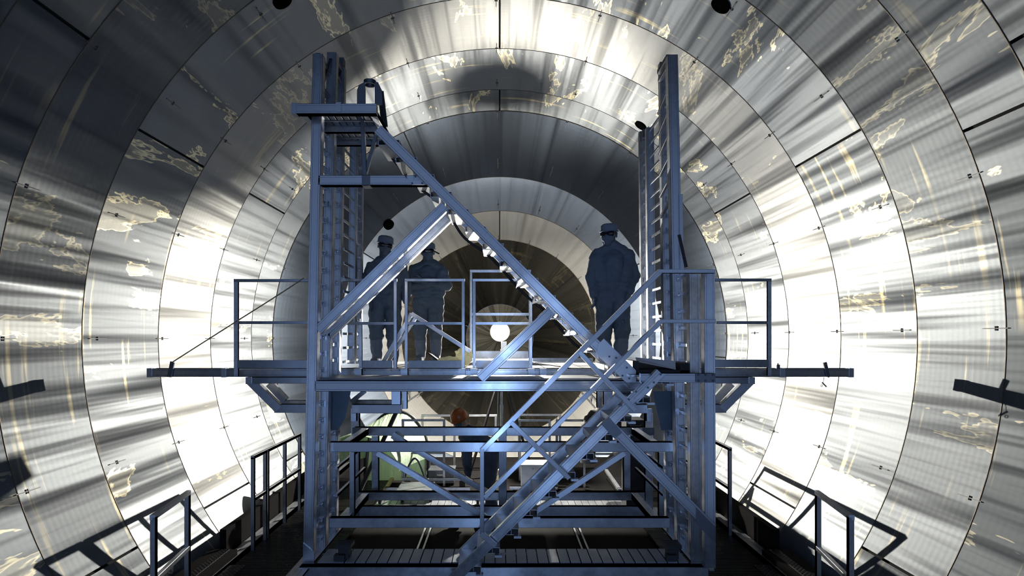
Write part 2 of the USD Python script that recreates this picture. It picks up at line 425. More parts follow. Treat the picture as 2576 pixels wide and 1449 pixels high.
# studs: a thin bar along the axis with a cross-nut, 20 to a ring
def stud_mesh(d, r, ang, slope=0.0, L=0.29):
    t = np.array([-slope * math.cos(ang), 1.0, -slope * math.sin(ang)])
    t /= np.linalg.norm(t)
    rad = np.array([math.cos(ang), 0, math.sin(ang)])
    c = np.array([r * rad[0], d, r * rad[2]]) - rad * 0.012
    a = beam_mesh(c - t * L / 2, c + t * L / 2, 0.010, 0.010, False, facing=-rad)
    cr = np.array([-rad[2], 0, rad[0]])
    b = beam_mesh(c - cr * 0.022, c + cr * 0.022, 0.010, 0.014, False, facing=-rad)
    return cat(a, b)


for rp in (1250, 1013, 850, 730, 643):
    for k in range(20):
        obj('anchor_stud', stud_mesh(F * R / rp, R, math.radians(1.1 + 17.9 * k)), 'stud', wall)
for d, r, s in ((12.44, 4.885, 0.69), (13.55, 4.12, 0.69), (14.6, 3.39, 0.69), (15.64, 2.68, 0.69)):
    for k in range(20):
        obj('anchor_stud', stud_mesh(d, r, math.radians(1.1 + 17.9 * k), s), 'stud', far)


def port(parent, d, r, ang, rr, slope=0.0):
    rad = np.array([math.cos(ang), 0, math.sin(ang)])
    nrm = -rad + np.array([0, -slope, 0])
    nrm /= np.linalg.norm(nrm)
    c = trimesh.creation.revolve([(0, 0.012), (rr * 0.9, 0.012), (rr * 0.9, 0.03), (rr, 0.03), (rr, -0.04), (0, -0.04)], sections=40)
    c.apply_transform(trimesh.geometry.align_vectors([0, 0, 1], nrm))
    c.apply_translation(np.array([r * rad[0], d, r * rad[2]]))
    c.fix_normals()
    obj('port', c, 'port', parent, smooth=30, label='black round port in the steel wall')


port(wall, 7.05, R, math.radians(56.4), 0.12)
port(wall, 7.02, R, math.radians(122.8), 0.12)
port(wall, 11.05, R, math.radians(56.4), 0.12)
port(far, 13.95, 3.84, math.radians(134.4), 0.13, 0.69)

# ------------------------------------------------------------------ floor
FZ = -2.65
floor = thing('floor', 'dark walkway floor laid across the bottom of the vessel', None, kind='structure')
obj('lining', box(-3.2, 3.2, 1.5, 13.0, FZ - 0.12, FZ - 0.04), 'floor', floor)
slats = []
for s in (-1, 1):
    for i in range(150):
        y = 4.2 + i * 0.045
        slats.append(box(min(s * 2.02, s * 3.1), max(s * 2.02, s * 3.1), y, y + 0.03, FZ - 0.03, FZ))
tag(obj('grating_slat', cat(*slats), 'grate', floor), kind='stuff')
for s in (-1, 1):
    obj('kerb', cat(box(min(s * 3.13, s * 3.2), max(s * 3.13, s * 3.2), 4.0, 12.3, FZ - 0.04, FZ + 0.05), box(min(s * 3.24, s * 3.3), max(s * 3.24, s * 3.3), 4.0, 12.3, FZ - 0.06, FZ + 0.02)), 'alu_y', floor)
    obj('side_lining', box(min(s * 3.32, s * 3.4), max(s * 3.32, s * 3.4), 7.0, 12.3, FZ - 0.1, FZ + 0.32), 'floor', floor)
# cross walk of aluminium planks behind the carriage
for i in range(36):
    x = -1.98 + i * 0.11
    obj('plank', box(x + 0.003, x + 0.107, 8.85, 10.0, FZ - 0.03, FZ + rng.uniform(-0.002, 0.002)), 'alu_y', floor)
for s in (-1, 1):
    for dx in (0.0, 0.075):
        obj('guide_rail', box(s * 1.04 + dx - 0.012, s * 1.04 + dx + 0.012, 6.0, 8.8, FZ - 0.04, FZ - 0.01), 'alu_y', floor)

# ------------------------------------------------------------------ lift towers (left and right of the gantry)
def rung_mesh(x, z, y0, y1, side):
    """A short bar running in depth from one post to the next, with a clamp block and bolt on the face of the rear post."""
    b = beam_mesh((x, y0, z), (x, y1, z), 0.016, 0.03, False, facing=(0, 0, 1))
    c = box(x - 0.028, x + 0.028, y1 - 0.03, y1, z - 0.03, z + 0.03)
    d = trimesh.creation.cylinder(0.018, 0.03, sections=8)
    d.apply_transform(trimesh.transformations.rotation_matrix(PI / 2, (1, 0, 0)))
    d.apply_translation((x, y1 - 0.045, z))
    return cat(b, c, d)


def post_between(parent, name, xt, yt, xb, yb, d, wpx, h=None, m=None):
    return pbeam(parent, name, xt, yt, xb, yb, d, wpx, h, True, m or M['alu_z'])


DA, DB, DC, DD1, DD2 = 5.50, 5.95, 6.40, 7.45, 7.75


def xat(tbl, y):
    ys = [t[0] for t in tbl]
    return float(np.interp(y, ys, [t[1] for t in tbl]))


# the tower's columns lean a little: x of the centreline at several heights of the photograph
LT = thing('lift_tower', 'left lift tower of tall aluminium posts and rungs, carrying the small top platform', 'scaffold tower', group=None)
colA = [(135, 799), (440, 787), (800, 782), (1000, 778), (1400, 774.5)]
colB = [(131, 834), (600, 816), (1000, 811), (1385, 807)]
colC = [(170, 856), (600, 846), (1080, 838), (1330, 835)]
colD1 = [(345, 889), (820, 883), (915, 882)]
colD2 = [(345, 905), (820, 902), (915, 901)]


def column(parent, tbl, y0, y1, d, wpx, name='post'):
    return post_between(parent, name, xat(tbl, y0), y0, xat(tbl, y1), y1, d, wpx)


column(LT, colA, 135, 1402, DA, 25.5)
column(LT, colB, 131, 1385, DB, 23.5)
column(LT, colC, 168, 1345, DC, 20.5)
column(LT, colD1, 345, 915, DD1, 18)
column(LT, colD2, 345, 915, DD2, 15)
RT = thing('lift_tower', 'right lift tower of dark aluminium posts and rungs, its bare tops without a platform', 'scaffold tower')
colR2 = [(690, 1747), (1000, 1748), (1400, 1752)]
colR3 = [(137, 1693), (480, 1705), (800, 1713), (1000, 1715), (1400, 1718)]
colR4 = [(155, 1671), (480, 1681), (800, 1684), (1080, 1687), (1330, 1688)]
colR5 = [(320, 1636), (800, 1641), (915, 1641)]
colR6 = [(335, 1617), (800, 1623), (915, 1623)]
column(RT, colR2, 690, 1402, DA, 26)
column(RT, colR3, 137, 1395, DB, 25.5)
column(RT, colR4, 155, 1345, DC, 21)
column(RT, colR5, 320, 915, DD1, 19)
column(RT, colR6, 330, 915, DD2, 16)


def rungs(parent, tbl, d, y0, y1, dprev, dx=0.0, pitch=0.172, skip=()):
    z0, z1 = -(y0 - CY) * d / F, -(y1 - CY) * d / F
    k = 0
    z = z0
    while z > z1:
        py = CY - z * F / d
        x = (xat(tbl, py) - CX) * d / F + dx
        obj('rung', rung_mesh(x, z, dprev, d - 0.002, 0), 'clamp', parent)
        z -= pitch
        k += 1


rungs(LT, colB, DB, 345, 1330, DA + 0.09, 0.0)
rungs(LT, colC, DC, 360, 940, DB + 0.11, 0.012)
rungs(LT, colC, DC, 1090, 1320, DB + 0.11, 0.012)
rungs(LT, colD2, DD2, 390, 905, DC + 0.6, 0.0)
rungs(RT, colR3, DB, 700, 1330, DA + 0.1, -0.012)
rungs(RT, colR4, DC, 190, 940, DB + 0.11, 0.0)
rungs(RT, colR4, DC, 1090, 1320, DB + 0.11, 0.0)
rungs(RT, colR6, DD2, 350, 905, DC + 0.6, 0.01)
# head frames between the post tops (run in depth)
for (px, py, dA, dB, w) in ((799, 141, DA + 0.1, DB, 0.06), (797, 205, DA + 0.1, DB, 0.04), (834, 137, DB + 0.1, DC, 0.05), (832, 170, DB + 0.1, DC, 0.03)):
    a = P(px, py, dA)
    beam(LT, 'head_rail', a, (a[0], dB, a[2]), w, 0.05, False, M['steel_dark'], facing=(1, 0, 0))
a, b = P(797, 250, DA + 0.1), P(833, 150, DB)
beam(LT, 'head_brace', a, b, 0.03, 0.03, False, M['steel_dark'], facing=(1, 0, 0))
a, b = P(830, 255, DB + 0.1), P(856, 185, DC)
beam(LT, 'head_brace', a, b, 0.03, 0.03, False, M['steel_dark'], facing=(1, 0, 0))
obj('pulley', cat(box(*(P(858, 0, 6.5)[0], P(869, 0, 6.5)[0]), 6.42, 6.5, P(0, 172, 6.5)[2], P(0, 153, 6.5)[2]), tube_mesh([P(866, 168, 6.46), P(867, 300, 6.46)], 0.006, 5)), 'steel_dark', LT)
for (px, py, dA, dB, w) in ((1690, 143, DB - 0.0, DC, 0.05), (1692, 165, DB, DC, 0.03)):
    a = P(px - 8, py, dA + 0.1)
    beam(RT, 'head_rail', a, (a[0], dB, a[2]), w, 0.05, False, M['steel_dark'], facing=(1, 0, 0))
for k in range(6):           # dark side ladder between the tall right posts
    py = 230 + 55 * k
    a = P(1680 + 1.2 * k, py, DB + 0.1)
    beam(RT, 'side_brace', a, (a[0], DC, a[2] - 0.10), 0.03, 0.03, False, M['clamp'], facing=(1, 0, 0))
a = P(1626, 333, 7.6)
obj('pulley', cat(box(a[0] - 0.04, a[0] + 0.03, 7.62, 7.72, a[2] - 0.06, a[2] + 0.05)), 'steel_dark', RT)
pbeam(RT, 'reinforcement', 1713, 488, 1716, 700, DB - 0.03, 9, 0.05, False)
pbeam(RT, 'strut', 1709, 590, 1727, 672, DA + 0.1, 7, 0.02, False, M['black'])
pbeam(RT, 'strut', 1757, 1000, 1774, 1215, DA + 0.12, 8, 0.05, False)
# base brackets
for T, px in ((LT, 776), (RT, 1752)):
    pplate(T, 'base_bracket', [(px - 14, 1366), (px + 14, 1390), (px + 14, 1420), (px - 14, 1420)], DA - 0.012, 0.012, M['clamp'])
for T, px in ((LT, 800), (RT, 1728)):
    for py in (1325, 1350):
        obj('base_clamp', box(P(px - 10, 0, DB)[0], P(px + 12, 0, DB)[0], DB - 0.05, DB, P(0, py + 6, DB)[2], P(0, py, DB)[2]), 'clamp', T)
# gusset plates under the platform
pplate(LT, 'gusset', [(822, 984), (882, 984), (868, 1052), (850, 1082), (822, 1082)], 6.22, 0.012, M['gusset'], 'dark blue-grey gusset plate')
pplate(RT, 'gusset', [(1642, 984), (1703, 984), (1703, 1082), (1664, 1082)], 6.22, 0.012, M['gusset'], 'dark blue-grey gusset plate')

# ------------------------------------------------------------------ top platform on the left tower
TP = thing('top_platform', 'small aluminium platform with gridded deck at the top of the upper stair', 'platform')
DT = 5.36
pbeam(TP, 'front_beam', 745, 272.5, 946, 272.5, DT, 25, 0.08)
obj('end_cap', box(P(733, 0, DT)[0], P(745, 0, DT)[0], DT - 0.005, DT + 0.09, P(0, 286, DT)[2], P(0, 259, DT)[2]), 'alu', TP)
pplate(TP, 'joint_plate', [(845, 257), (858, 257), (858, 281), (845, 281)], DT - 0.012, 0.012, M['alu'])
zt = P(0, 285, DT)[2]
xl, xr = P(750, 0, DT)[0], P(944, 0, DT)[0]
beam(TP, 'side_beam', (xl + 0.03, DT + 0.08, zt + 0.03), (xl + 0.03, 6.25, zt + 0.03), 0.06, 0.06, False, facing=(1, 0, 0))
beam(TP, 'side_beam', (xr - 0.03, DT + 0.08, zt + 0.03), (xr - 0.03, 6.25, zt + 0.03), 0.06, 0.06, False, facing=(1, 0, 0))
beam(TP, 'rear_beam', (xl, 6.27, zt + 0.03), (xr, 6.27, zt + 0.03), 0.06, 0.06, False)
beam(TP, 'cross_beam', (xl, 5.83, zt + 0.02), (xr, 5.83, zt + 0.02), 0.07, 0.06, False)
xs = np.linspace(xl + 0.12, xr - 0.06, 9)
for x in xs:
    for y0, y1 in ((DT + 0.09, 5.79), (5.88, 6.24)):
        beam(TP, 'deck_bar', (x, y0, zt + 0.05), (x, y1, zt + 0.05), 0.05, 0.02, False, M['steel_dark'], facing=(0, 0, -1))
for y in (5.50, 5.66, 5.97, 6.13):
    beam(TP, 'deck_cross_bar', (xl + 0.06, y, zt + 0.045), (xr - 0.06, y, zt + 0.045), 0.04, 0.02, False, M['steel_dark'], facing=(0, 0, -1))
obj('deck_plate', box(xl + 0.06, xr - 0.06, DT + 0.09, 6.24, zt + 0.062, zt + 0.07), 'pale', TP)
HP = thing('stair_hoop', 'dark steel hoop bracket with a ring on two uprights above the top platform', 'bracket')
d = 5.55
pplate(HP, 'upright', [(898, 262), (898, 226), (903, 214), (918, 205), (918, 262)], d, 0.03, M['steel_dark'])
pplate(HP, 'upright', [(943, 262), (943, 205), (951, 207), (960, 226), (961, 262)], d, 0.03, M['steel_dark'])
c = P(930.5, 209, d + 0.05)
a_ = np.linspace(0, 2 * PI, 25)
ringm = ring_mesh([(-0.02, 0.046), (-0.02, 0.060), (0.02, 0.060), (0.02, 0.046)], 32)
ringm.apply_transform(trimesh.transformations.rotation_matrix(PI / 2, (1, 0, 0)))
ringm.apply_translation(c)
obj('ring', ringm, 'steel_dark', HP, smooth=40)
beam(HP, 'side_flange', P(957, 230, d + 0.03), P(968, 318, 5.9), 0.02, 0.06, False, M['steel_dark'], facing=(1, 0, 0))

# ------------------------------------------------------------------ front frame: long beams bolted between the towers
FF = thing('gantry_frame', 'long blue-lit aluminium cross beams and braces that tie the two lift towers together', 'frame')
pbeam(FF, 'cross_beam', 792.5, 971.5, 1612, 971.5, DA, 27, 0.1)
pbeam(FF, 'cross_beam', 800.5, 453, 1075, 453, DA, 24.5, 0.09)
beam(FF, 'ledge', P(800, 951, 6.1) * [1, 1, 1], P(1640, 951, 6.1), 0.5, 0.03, False, M['plank'], facing=(0, 0, 1))
pplate(FF, 'joint_plate', [(1020, 442), (1085, 442), (1102, 464.5), (1037, 464.5)], DA - 0.013, 0.012, M['alu'], 'bolted joint plate')
obj('bolt', bolts_mesh([(1021, 444), (1045, 444), (1059, 444), (1083, 444), (1037, 461), (1062, 461), (1076, 461), (1100, 461)], DA - 0.02), 'bolt', FF)
pbeam(FF, 'collar', 910, 453, 929, 453, DA - 0.02, 27, 0.13, False, M['steel_dark'])
pbeam(FF, 'hanger', 911, 300, 917, 442, DA + 0.12, 10, 0.04, False, M['steel_dark'])
pbeam(FF, 'hanger', 945, 340, 917, 442, DA + 0.14, 8, 0.04, False, M['steel_dark'])
# double brace rising to the upper stair (near and far bars) and the single brace on its right
pbeam(FF, 'brace', 1119, 517, 799, 831, DA + 0.005, 25, 0.08, m=M['alu_up'])
pbeam(FF, 'brace', 1125, 548, 824, 842, 5.95, 23.5, 0.08, m=M['alu_up'])
pplate(FF, 'joint_plate', [(819, 828), (864, 780), (864, 806), (819, 846)], 5.93, 0.012, M['alu'])
pbeam(FF, 'brace', 1388, 781, 1208, 953, DA + 0.003, 26, 0.08, m=M['alu_up'])

# undercarriage box frame
UC = thing('undercarriage', 'box frame of blue-lit aluminium beams with diagonal braces under the work platform', 'frame')
DL, DK = 5.94, 6.95
pbeam(UC, 'front_beam', 828, 1125, 1693, 1125, DL - 0.12, 24.5, 0.08, False)
pbeam(UC, 'front_beam', 829, 1316, 1684, 1316, DL - 0.12, 24.5, 0.08, False)
pbeam(UC, 'rear_beam', 890, 1086, 1621, 1086, DK, 21, 0.09, False)
pbeam(UC, 'rear_beam', 902, 1249, 1622, 1249, DK, 20.5, 0.09, False)
pbeam(UC, 'rear_beam', 903, 1288, 1622, 1288, DK - 0.2, 27, 0.06, False)
pplate(UC, 'joint_plate', [(886, 1076), (906, 1076), (906, 1095), (886, 1095)], DK - 0.013, 0.012, M['steel_dark'])
pplate(UC, 'joint_plate', [(1617, 1076), (1646, 1076), (1646, 1095), (1617, 1095)], DK - 0.013, 0.012, M['steel_dark'])
for (x, y0, y1, d, w) in ((893, 1040, 1300, DK + 0.12, 19), (943, 1097, 1240, DK + 0.12, 16.5), (1264.5, 1080, 1300, DK - 0.11, 20), (1578, 1097, 1240, DK + 0.12, 16.5), (1633.5, 1040, 1300, DK + 0.12, 19.5)):
    pbeam(UC, 'upright', x, y0, x, y1, d, w, 0.08, False, M['alu_z'])
for (x, d, w) in ((885, DL - 0.1, 12), (1664, DL - 0.1, 12)):
    pbeam(UC, 'upright', x, 1138, x, 1304, d + 0.3, w, 0.06, False, M['alu_z'])
pbeam(UC, 'brace', 948, 1140, 1222, 1303, DL + 0.0, 14, 0.05, False, M['alu_down'])
pbeam(UC, 'brace', 986, 1096, 1236, 1246, DK - 0.12, 14, 0.05, False, M['alu_down'])
pbeam(UC, 'brace', 1572, 1140, 1350, 1286, DL + 0.0, 14, 0.05, False, M['alu_up'])
for s, px in ((-1, 868), (1, 1650)):
    for py in (1125, 1316):
        a = P(px, py, DL)
        x = -1.62 if s < 0 else 1.63
        beam(UC, 'side_beam', (x, DL, a[2]), (x, DK, a[2]), 0.08, 0.08, False, facing=(s, 0, 0))
    for py in (1180, 1250):
        z = P(0, py, DL)[2]
        x = -1.70 if s < 0 else 1.71
        beam(UC, 'side_rail', (x, DL + 0.05, z), (x, DK + 0.3, z), 0.03, 0.03, False, facing=(s, 0, 0))
# hanging box frames under the deck
for pts in (((885, 1029, 1009, 1029, 22, 6.3), (885, 1012, 985, 1012, 10, 6.6), (996, 984, 996, 1040, 23, 6.32), (1017, 984, 1017, 1029, 13, 6.5), (889, 1029, 889, 1060, 14, 6.4)),
            ((1628, 1029, 1530, 1029, 22, 6.3), (1632, 1012, 1530, 1012, 10, 6.6), (1530, 984, 1530, 1040, 23, 6.32), (1509, 984, 1509, 1026, 13, 6.5), (1634, 1029, 1634, 1060, 14, 6.4))):
    for (x0, y0, x1, y1, w, d) in pts:
        pbeam(UC, 'hanger', x0, y0, x1, y1, d, w, 0.07, False)
a, b = P(884, 1011, 6.6), P(918, 984, 6.6)
beam(UC, 'hanger_brace', a, b, 0.05, 0.05, False, M['alu_up'])
a, b = P(1632, 1011, 6.6), P(1598, 984, 6.6)
beam(UC, 'hanger_brace', a, b, 0.05, 0.05, False, M['alu_down'])

# base carriage at floor level
BC = thing('base_carriage', 'flat carriage with a planked deck at the foot of the gantry', 'carriage')
DF = 5.40
pbeam(BC, 'front_beam', 752, 1441, 1782, 1441, DF, 27, 0.10, False)
zc = P(0, 1426, DF)[2]
x = P(806, 0, 5.6)[0]
xe = P(1722, 0, 5.6)[0]
i = 0
while x < xe:
    wd = 0.26 if i == 0 else 0.103
    obj('deck_plank', box(x, min(x + wd - 0.009, xe + 0.05), DF + 0.11, 5.86, zc - 0.03, zc + rng.uniform(-0.0015, 0.0015)), 'plank', BC)
    x += wd
    i += 1
beam(BC, 'rear_lip', P(806, 1392, 5.88), P(1740, 1392, 5.88), 0.02, 0.03, False, M['alu_x'])
for s, xx in ((-1, P(770, 0, DF)[0]), (1, P(1760, 0, DF)[0])):
    for k in range(3):
        beam(BC, 'side_rail', (xx + s * 0.06 * k, 4.9 if s < 0 else 5.42, zc - 0.02 - 0.01 * k), (xx + s * 0.06 * k, 7.4, zc - 0.02 - 0.01 * k), 0.02, 0.05, False, facing=(s, 0, 0))
for (x0, x1, dx) in ((850, 886, 0), (1668, 1712, 0)):
    px = (x0 + x1) / 2
    a = P(px, 1398, 5.66)
    m = cat(box(a[0] - 0.05, a[0] + 0.05, 5.6, 5.72, zc, zc + 0.13), box(a[0] - 0.075, a[0] + 0.075, 5.58, 5.74, zc + 0.10, zc + 0.135), box(a[0] - 0.08, a[0] + 0.02, 5.55, 5.62, zc, zc + 0.05))
    tag(obj('clamp_block', m, 'black'), 'black clamp block standing on the %s end of the carriage deck' % ('left' if px < 1200 else 'right'), 'clamp')

# ------------------------------------------------------------------ work platform
WP = thing('work_platform', 'wide planked aluminium work platform with outrigger beams reaching towards the vessel wall', 'platform')
D0 = 6.8
DZ = -0.37
for i in range(26):
    x = -3.05 + i * 0.24
    obj('deck_plank', box(x + 0.004, x + 0.236, D0 + 0.1, 8.98 if -1.9 < x < 1.4 else 7.15, DZ - 0.03, DZ), M['alu_y'], WP)
for i in range(5):
    x = -0.56 + i * 0.23
    obj('deck_plank', box(x + 0.004, x + 0.226, 9.09, 10.60, DZ - 0.03, DZ), M['alu_y'], WP)
beam(WP, 'gangway_beam', (-0.56, 9.08, DZ - 0.07), (-0.56, 10.60, DZ - 0.07), 0.08, 0.06, False, facing=(1, 0, 0))
beam(WP, 'gangway_beam', (0.59, 9.08, DZ - 0.07), (0.59, 10.60, DZ - 0.07), 0.08, 0.06, False, facing=(1, 0, 0))
pbeam(WP, 'front_beam', 588, 937.5, 1942, 937.5, D0, 21, 0.1)
pbeam(WP, 'outrigger', 382, 937.5, 588, 937.5, D0, 21, 0.1)
pbeam(WP, 'outrigger', 1942, 937.5, 2136, 937.5, D0, 21, 0.1)
for x0, x1 in ((370, 382), (557, 568), (2136, 2147), (1963, 1975)):
    obj('end_plate', box(P(x0, 0, D0)[0], P(x1, 0, D0)[0], D0 - 0.008, D0 + 0.108, P(0, 949, D0)[2], P(0, 926.5, D0)[2]), 'alu', WP)
beam(WP, 'rear_beam', (-1.85, 9.03, DZ - 0.06), (1.5, 9.03, DZ - 0.06), 0.1, 0.1, False)
for x in (-1.75, -1.0, 0.2, 1.35):
    beam(WP, 'joist', (x, D0 + 0.1, DZ - 0.09), (x, 8.98, DZ - 0.09), 0.08, 0.06, False, facing=(1, 0, 0))
for x in (903, 1018, 1162, 1192, 1335, 1365, 1540):
    obj('post_socket', box(P(x - 8, 0, D0)[0], P(x + 9, 0, D0)[0], D0 - 0.055, D0, P(0, 949, D0)[2], P(0, 927, D0)[2]), 'alu_z', WP)
obj('bolt', bolts_mesh([(x, y) for x in (897, 918, 984, 1005, 1011, 1031, 1156, 1175, 1181, 1203, 1326, 1345) for y in (931, 945)], D0 - 0.006, 0.008), 'bolt', WP)
# trapezoid consoles under the overhanging ends
for s in (-1, 1):
    def mx(x):
        return x if s < 0 else 2 * 1258.5 - x
    dd = D0 + 0.05
    g = group_part('console', WP)
    pbeam(g, 'top_beam', mx(618), 957, mx(790), 957, dd, 16, 0.08, False)
    pbeam(g, 'strut', mx(628), 958, mx(700), 1030, dd + 0.004, 22, 0.08, False, M['alu_down'] if s < 0 else M['alu_up'])
    pbeam(g, 'strut', mx(676), 965, mx(716), 1008, dd + 0.345, 20, 0.06, False, M['alu_down'] if s < 0 else M['alu_up'])
    pbeam(g, 'bottom_beam', mx(690), 1028, mx(800), 1028, dd + 0.008, 21, 0.08, False)
    pbeam(g, 'bottom_beam', mx(704), 1012, mx(800), 1012, dd + 0.35, 9, 0.06, False)
    pplate(g, 'corner_plate', [(mx(618), 949), (mx(632), 949), (mx(632), 966), (mx(618), 966)], dd - 0.012, 0.012, M['alu'])


def guard_rail(label, x0, x1, ytop, ymid, ybot, d, toe=None, wp=7.5, left=True, right=True, right_bottom=None, group='guard rails of the work platform', left_top=None):
    g = thing('guard_rail', label, 'railing', group=group)
    h = 0.035
    pbeam(g, 'top_rail', x0, ytop, x1, ytop, d, 7, h, False)
    if ymid:
        pbeam(g, 'mid_rail', x0 + wp / 2, ymid, x1 - wp / 2, ymid, d + 0.004, 7, h - 0.008, False)
    if left:
        pbeam(g, 'post', x0 + wp / 2, (left_top or ytop) + 3.5, x0 + wp / 2, ybot, d + 0.002, wp, h - 0.003, False)
    if right:
        pbeam(g, 'post', x1 - wp / 2, ytop + 3.5, x1 - wp / 2, right_bottom or ybot, d + 0.002, wp, h - 0.003, False)
    if toe:
        pbeam(g, 'toe_board', toe[0], (toe[2] + toe[3]) / 2, toe[1], (toe[2] + toe[3]) / 2, d, toe[3] - toe[2], 0.02, False)
    return g


DG = D0 - 0.05
guard_rail('guard rail at the far left end of the work platform, outlined against the glowing wall', 588, 796, 705.5, 811.5, 948, DG - 0.03, (597, 772, 906, 926.5), 10.5, right=False, group=None)
g = guard_rail('guard rail panel in front of the leftmost standing person', 849, 998, 704.5, 813.5, 927, DG - 0.03, (911, 988, 907, 926), 7.5, left=False, group=None)
pbeam(g, 'post', 852.7, 708, 852.7, 817, DG - 0.03, 7.5, 0.035, False)
pbeam(g, 'post', 906.7, 817, 906.7, 927, DG - 0.03, 7.5, 0.035, False)
guard_rail('guard rail panel in front of the person with folded arms', 1018, 1169, 704.5, 813.5, 927, DG - 0.03, (1027, 1161, 907, 926), 7.5, group=None)
guard_rail('guard rail panel in front of the bright lamp', 1189, 1339, 704.5, 813.5, 927, DG - 0.03, (1197, 1331, 907, 926), 7.5, group=None)
guard_rail('tall guard rail frame at the back edge of the platform, last before the bright lamp', 1182, 1336, 682, 790.5, 909.5, 8.9, (1190, 1329, 883, 902), 6, group=None)
g = guard_rail('guard rail at the far right end of the work platform, outlined against the glowing wall', 1800, 1941, 704, 811.5, 945, DG - 0.03, (1800, 1934, 905, 924), 9.5, left=False, group=None)
tb = thing('toe_board', 'low toe board along the back edge of the platform between lamp and right person', 'board')
pbeam(tb, 'board', 1340, 905, 1492, 905, 8.95, 9, 0.02, False)
pbeam(tb, 'edge', 1340, 908.5, 1492, 908.5, 8.93, 2, 0.015, False)

# inverted-V handrail standing on the platform
VH = thing('stair_handrail', 'inverted V handrail of square aluminium tube behind the middle guard rail', 'handrail')
pbeam(VH, 'tube', 1035, 789, 962, 914, 7.2, 10, 0.05, False, M['alu_up'])
pbeam(VH, 'tube', 1045, 799, 974, 914, 7.35, 8, 0.05, False, M['alu_up'])
pbeam(VH, 'tube', 1034, 789, 1182, 884, 7.194, 10, 0.05, False, M['alu_down'])

# ------------------------------------------------------------------ upper stair
US = thing('upper_stair', 'steep upper stair rising to the top left platform, bright aluminium stringer with channel treads', 'stair')
DSN, DSF = 5.41, 5.97
pbeam(US, 'stringer', 950, 323.5, 1596, 963, DSN, 25.5, 0.06)
k_ = DSN / DSF


def farpt(x, y):
    return CX + (x - CX) * k_, CY + (y - CY) * k_


a, b = farpt(968, 341), farpt(1585, 952)
pbeam(US, 'stringer', a[0], a[1], b[0], b[1], DSF, 18, 0.05, False)
pplate(US, 'splice_plate', [(1505, 866), (1519, 852), (1600, 932), (1600, 962), (1575, 962), (1500, 890)], DSN - 0.012, 0.012, M['alu'])


def channel(xc, zc, w, y0, y1, h, t=0.004):
    """A hollow plank as a stair tread, open at its ends."""
    return cat(box(xc - w / 2, xc + w / 2, y0, y1, zc - t, zc), box(xc - w / 2, xc + w / 2, y0, y1, zc - h, zc - h + t),
               box(xc - w / 2, xc - w / 2 + t, y0, y1, zc - h + t, zc - t), box(xc + w / 2 - t, xc + w / 2, y0, y1, zc - h + t, zc - t),
               box(xc - w / 6, xc - w / 6 + t, y0, y1, zc - h + t, zc - t), box(xc + w / 6, xc + w / 6 + t, y0, y1, zc - h + t, zc - t))


for k in range(14):
    px, py = 975 + 44.2 * k, 346 + 44.0 * k
    a = P(px, py, DSN)
    obj('tread', channel(a[0], a[2], 0.20, DSN + 0.062, DSF - 0.002, 0.052), 'alu', US)
    b = P(px + 2, py + 24, DSF)
    obj('tread_bracket', box(b[0] - 0.02, b[0] + 0.02, DSF - 0.05, DSF - 0.005, b[2] - 0.02, b[2] + 0.02), 'clamp', US)
obj('bolt', bolts_mesh([(1533, 897), (1550, 900), (1577, 925), (1595, 945), (1566, 945), (1583, 952)], DSN - 0.02), 'bolt', US)
cable = thing('power_cable', 'black cable hanging along the underside of the upper stair', 'cable')
obj('cable', tube_mesh(smooth_path([P(960, 372, 5.9), P(1000, 415, 5.9), P(1040, 462, 5.9), P(1098, 505, 5.9), P(1135, 548, 5.9), P(1168, 598, 5.9), P(1215, 632, 5.9), P(1268, 684, 5.9), P(1325, 745, 5.9), P(1385, 798, 5.9), P(1428, 848, 5.9), P(1482, 888, 5.9)], 60), 0.014, 7), 'black', cable, smooth=True)

# ------------------------------------------------------------------ lower stair with landing and handrails
LS = thing('lower_stair', 'lower stair climbing from the carriage to the right landing, aluminium stringers and boxed treads', 'stair')
DN, DFs = 5.16, 5.66
pbeam(LS, 'stringer', 1136, 1464, 1662, 938, DN, 26, 0.06)
k_ = DN / DFs
a, b = farpt(1150, 1450), farpt(1640, 960)
pbeam(LS, 'stringer', a[0], a[1], b[0], b[1], DFs, 24, 0.05, False, M['alu_up'])
for k in range(11):
    px, py = 1180 + 48.0 * k, 1432 - 48.0 * k
    a = P(px, py, DN)
    obj('tread', channel(a[0], a[2], 0.21, DN + 0.065, DFs - 0.002, 0.055), 'alu', LS)
    obj('tread_end', box(a[0] + 0.06, a[0] + 0.125, DN - 0.004, DN + 0.05, a[2] - 0.066, a[2] - 0.046), 'alu', LS)
pbeam(LS, 'landing_beam', 1612, 951, 1800, 951, DN + 0.01, 23, 0.06)
pplate(LS, 'joint_plate', [(1596, 1003), (1660, 940), (1675, 940), (1610, 1003)], DN - 0.012, 0.012, M['alu'], 'bolted splice plate')
pplate(LS, 'joint_plate', [(1752, 940), (1800, 940), (1800, 962), (1752, 962)], DN - 0.01, 0.012, M['steel_dark'], 'dark bolted plate')
obj('bolt', bolts_mesh([(1638, 942), (1662, 942), (1618, 962), (1645, 962), (1600, 985), (1630, 975), (1758, 943), (1776, 943), (1795, 943), (1758, 958), (1776, 958), (1795, 958), (1582, 1005), (1600, 1015), (1563, 1020)], DN - 0.02), 'bolt', LS)
pbeam(LS, 'support_brace', 1532, 1067, 1792, 1330, DN + 0.06, 27, 0.06)
pplate(LS, 'joint_plate', [(1513, 1068), (1533, 1050), (1566, 1088), (1546, 1104)], DN - 0.01, 0.012, M['steel_dark'], 'dark joint plate where the brace meets the stringer')
pplate(LS, 'fork_plate', [(1752, 1278), (1800, 1325), (1800, 1365), (1752, 1318)], DN + 0.05, 0.012, M['steel_dark'], 'dark fork plate')
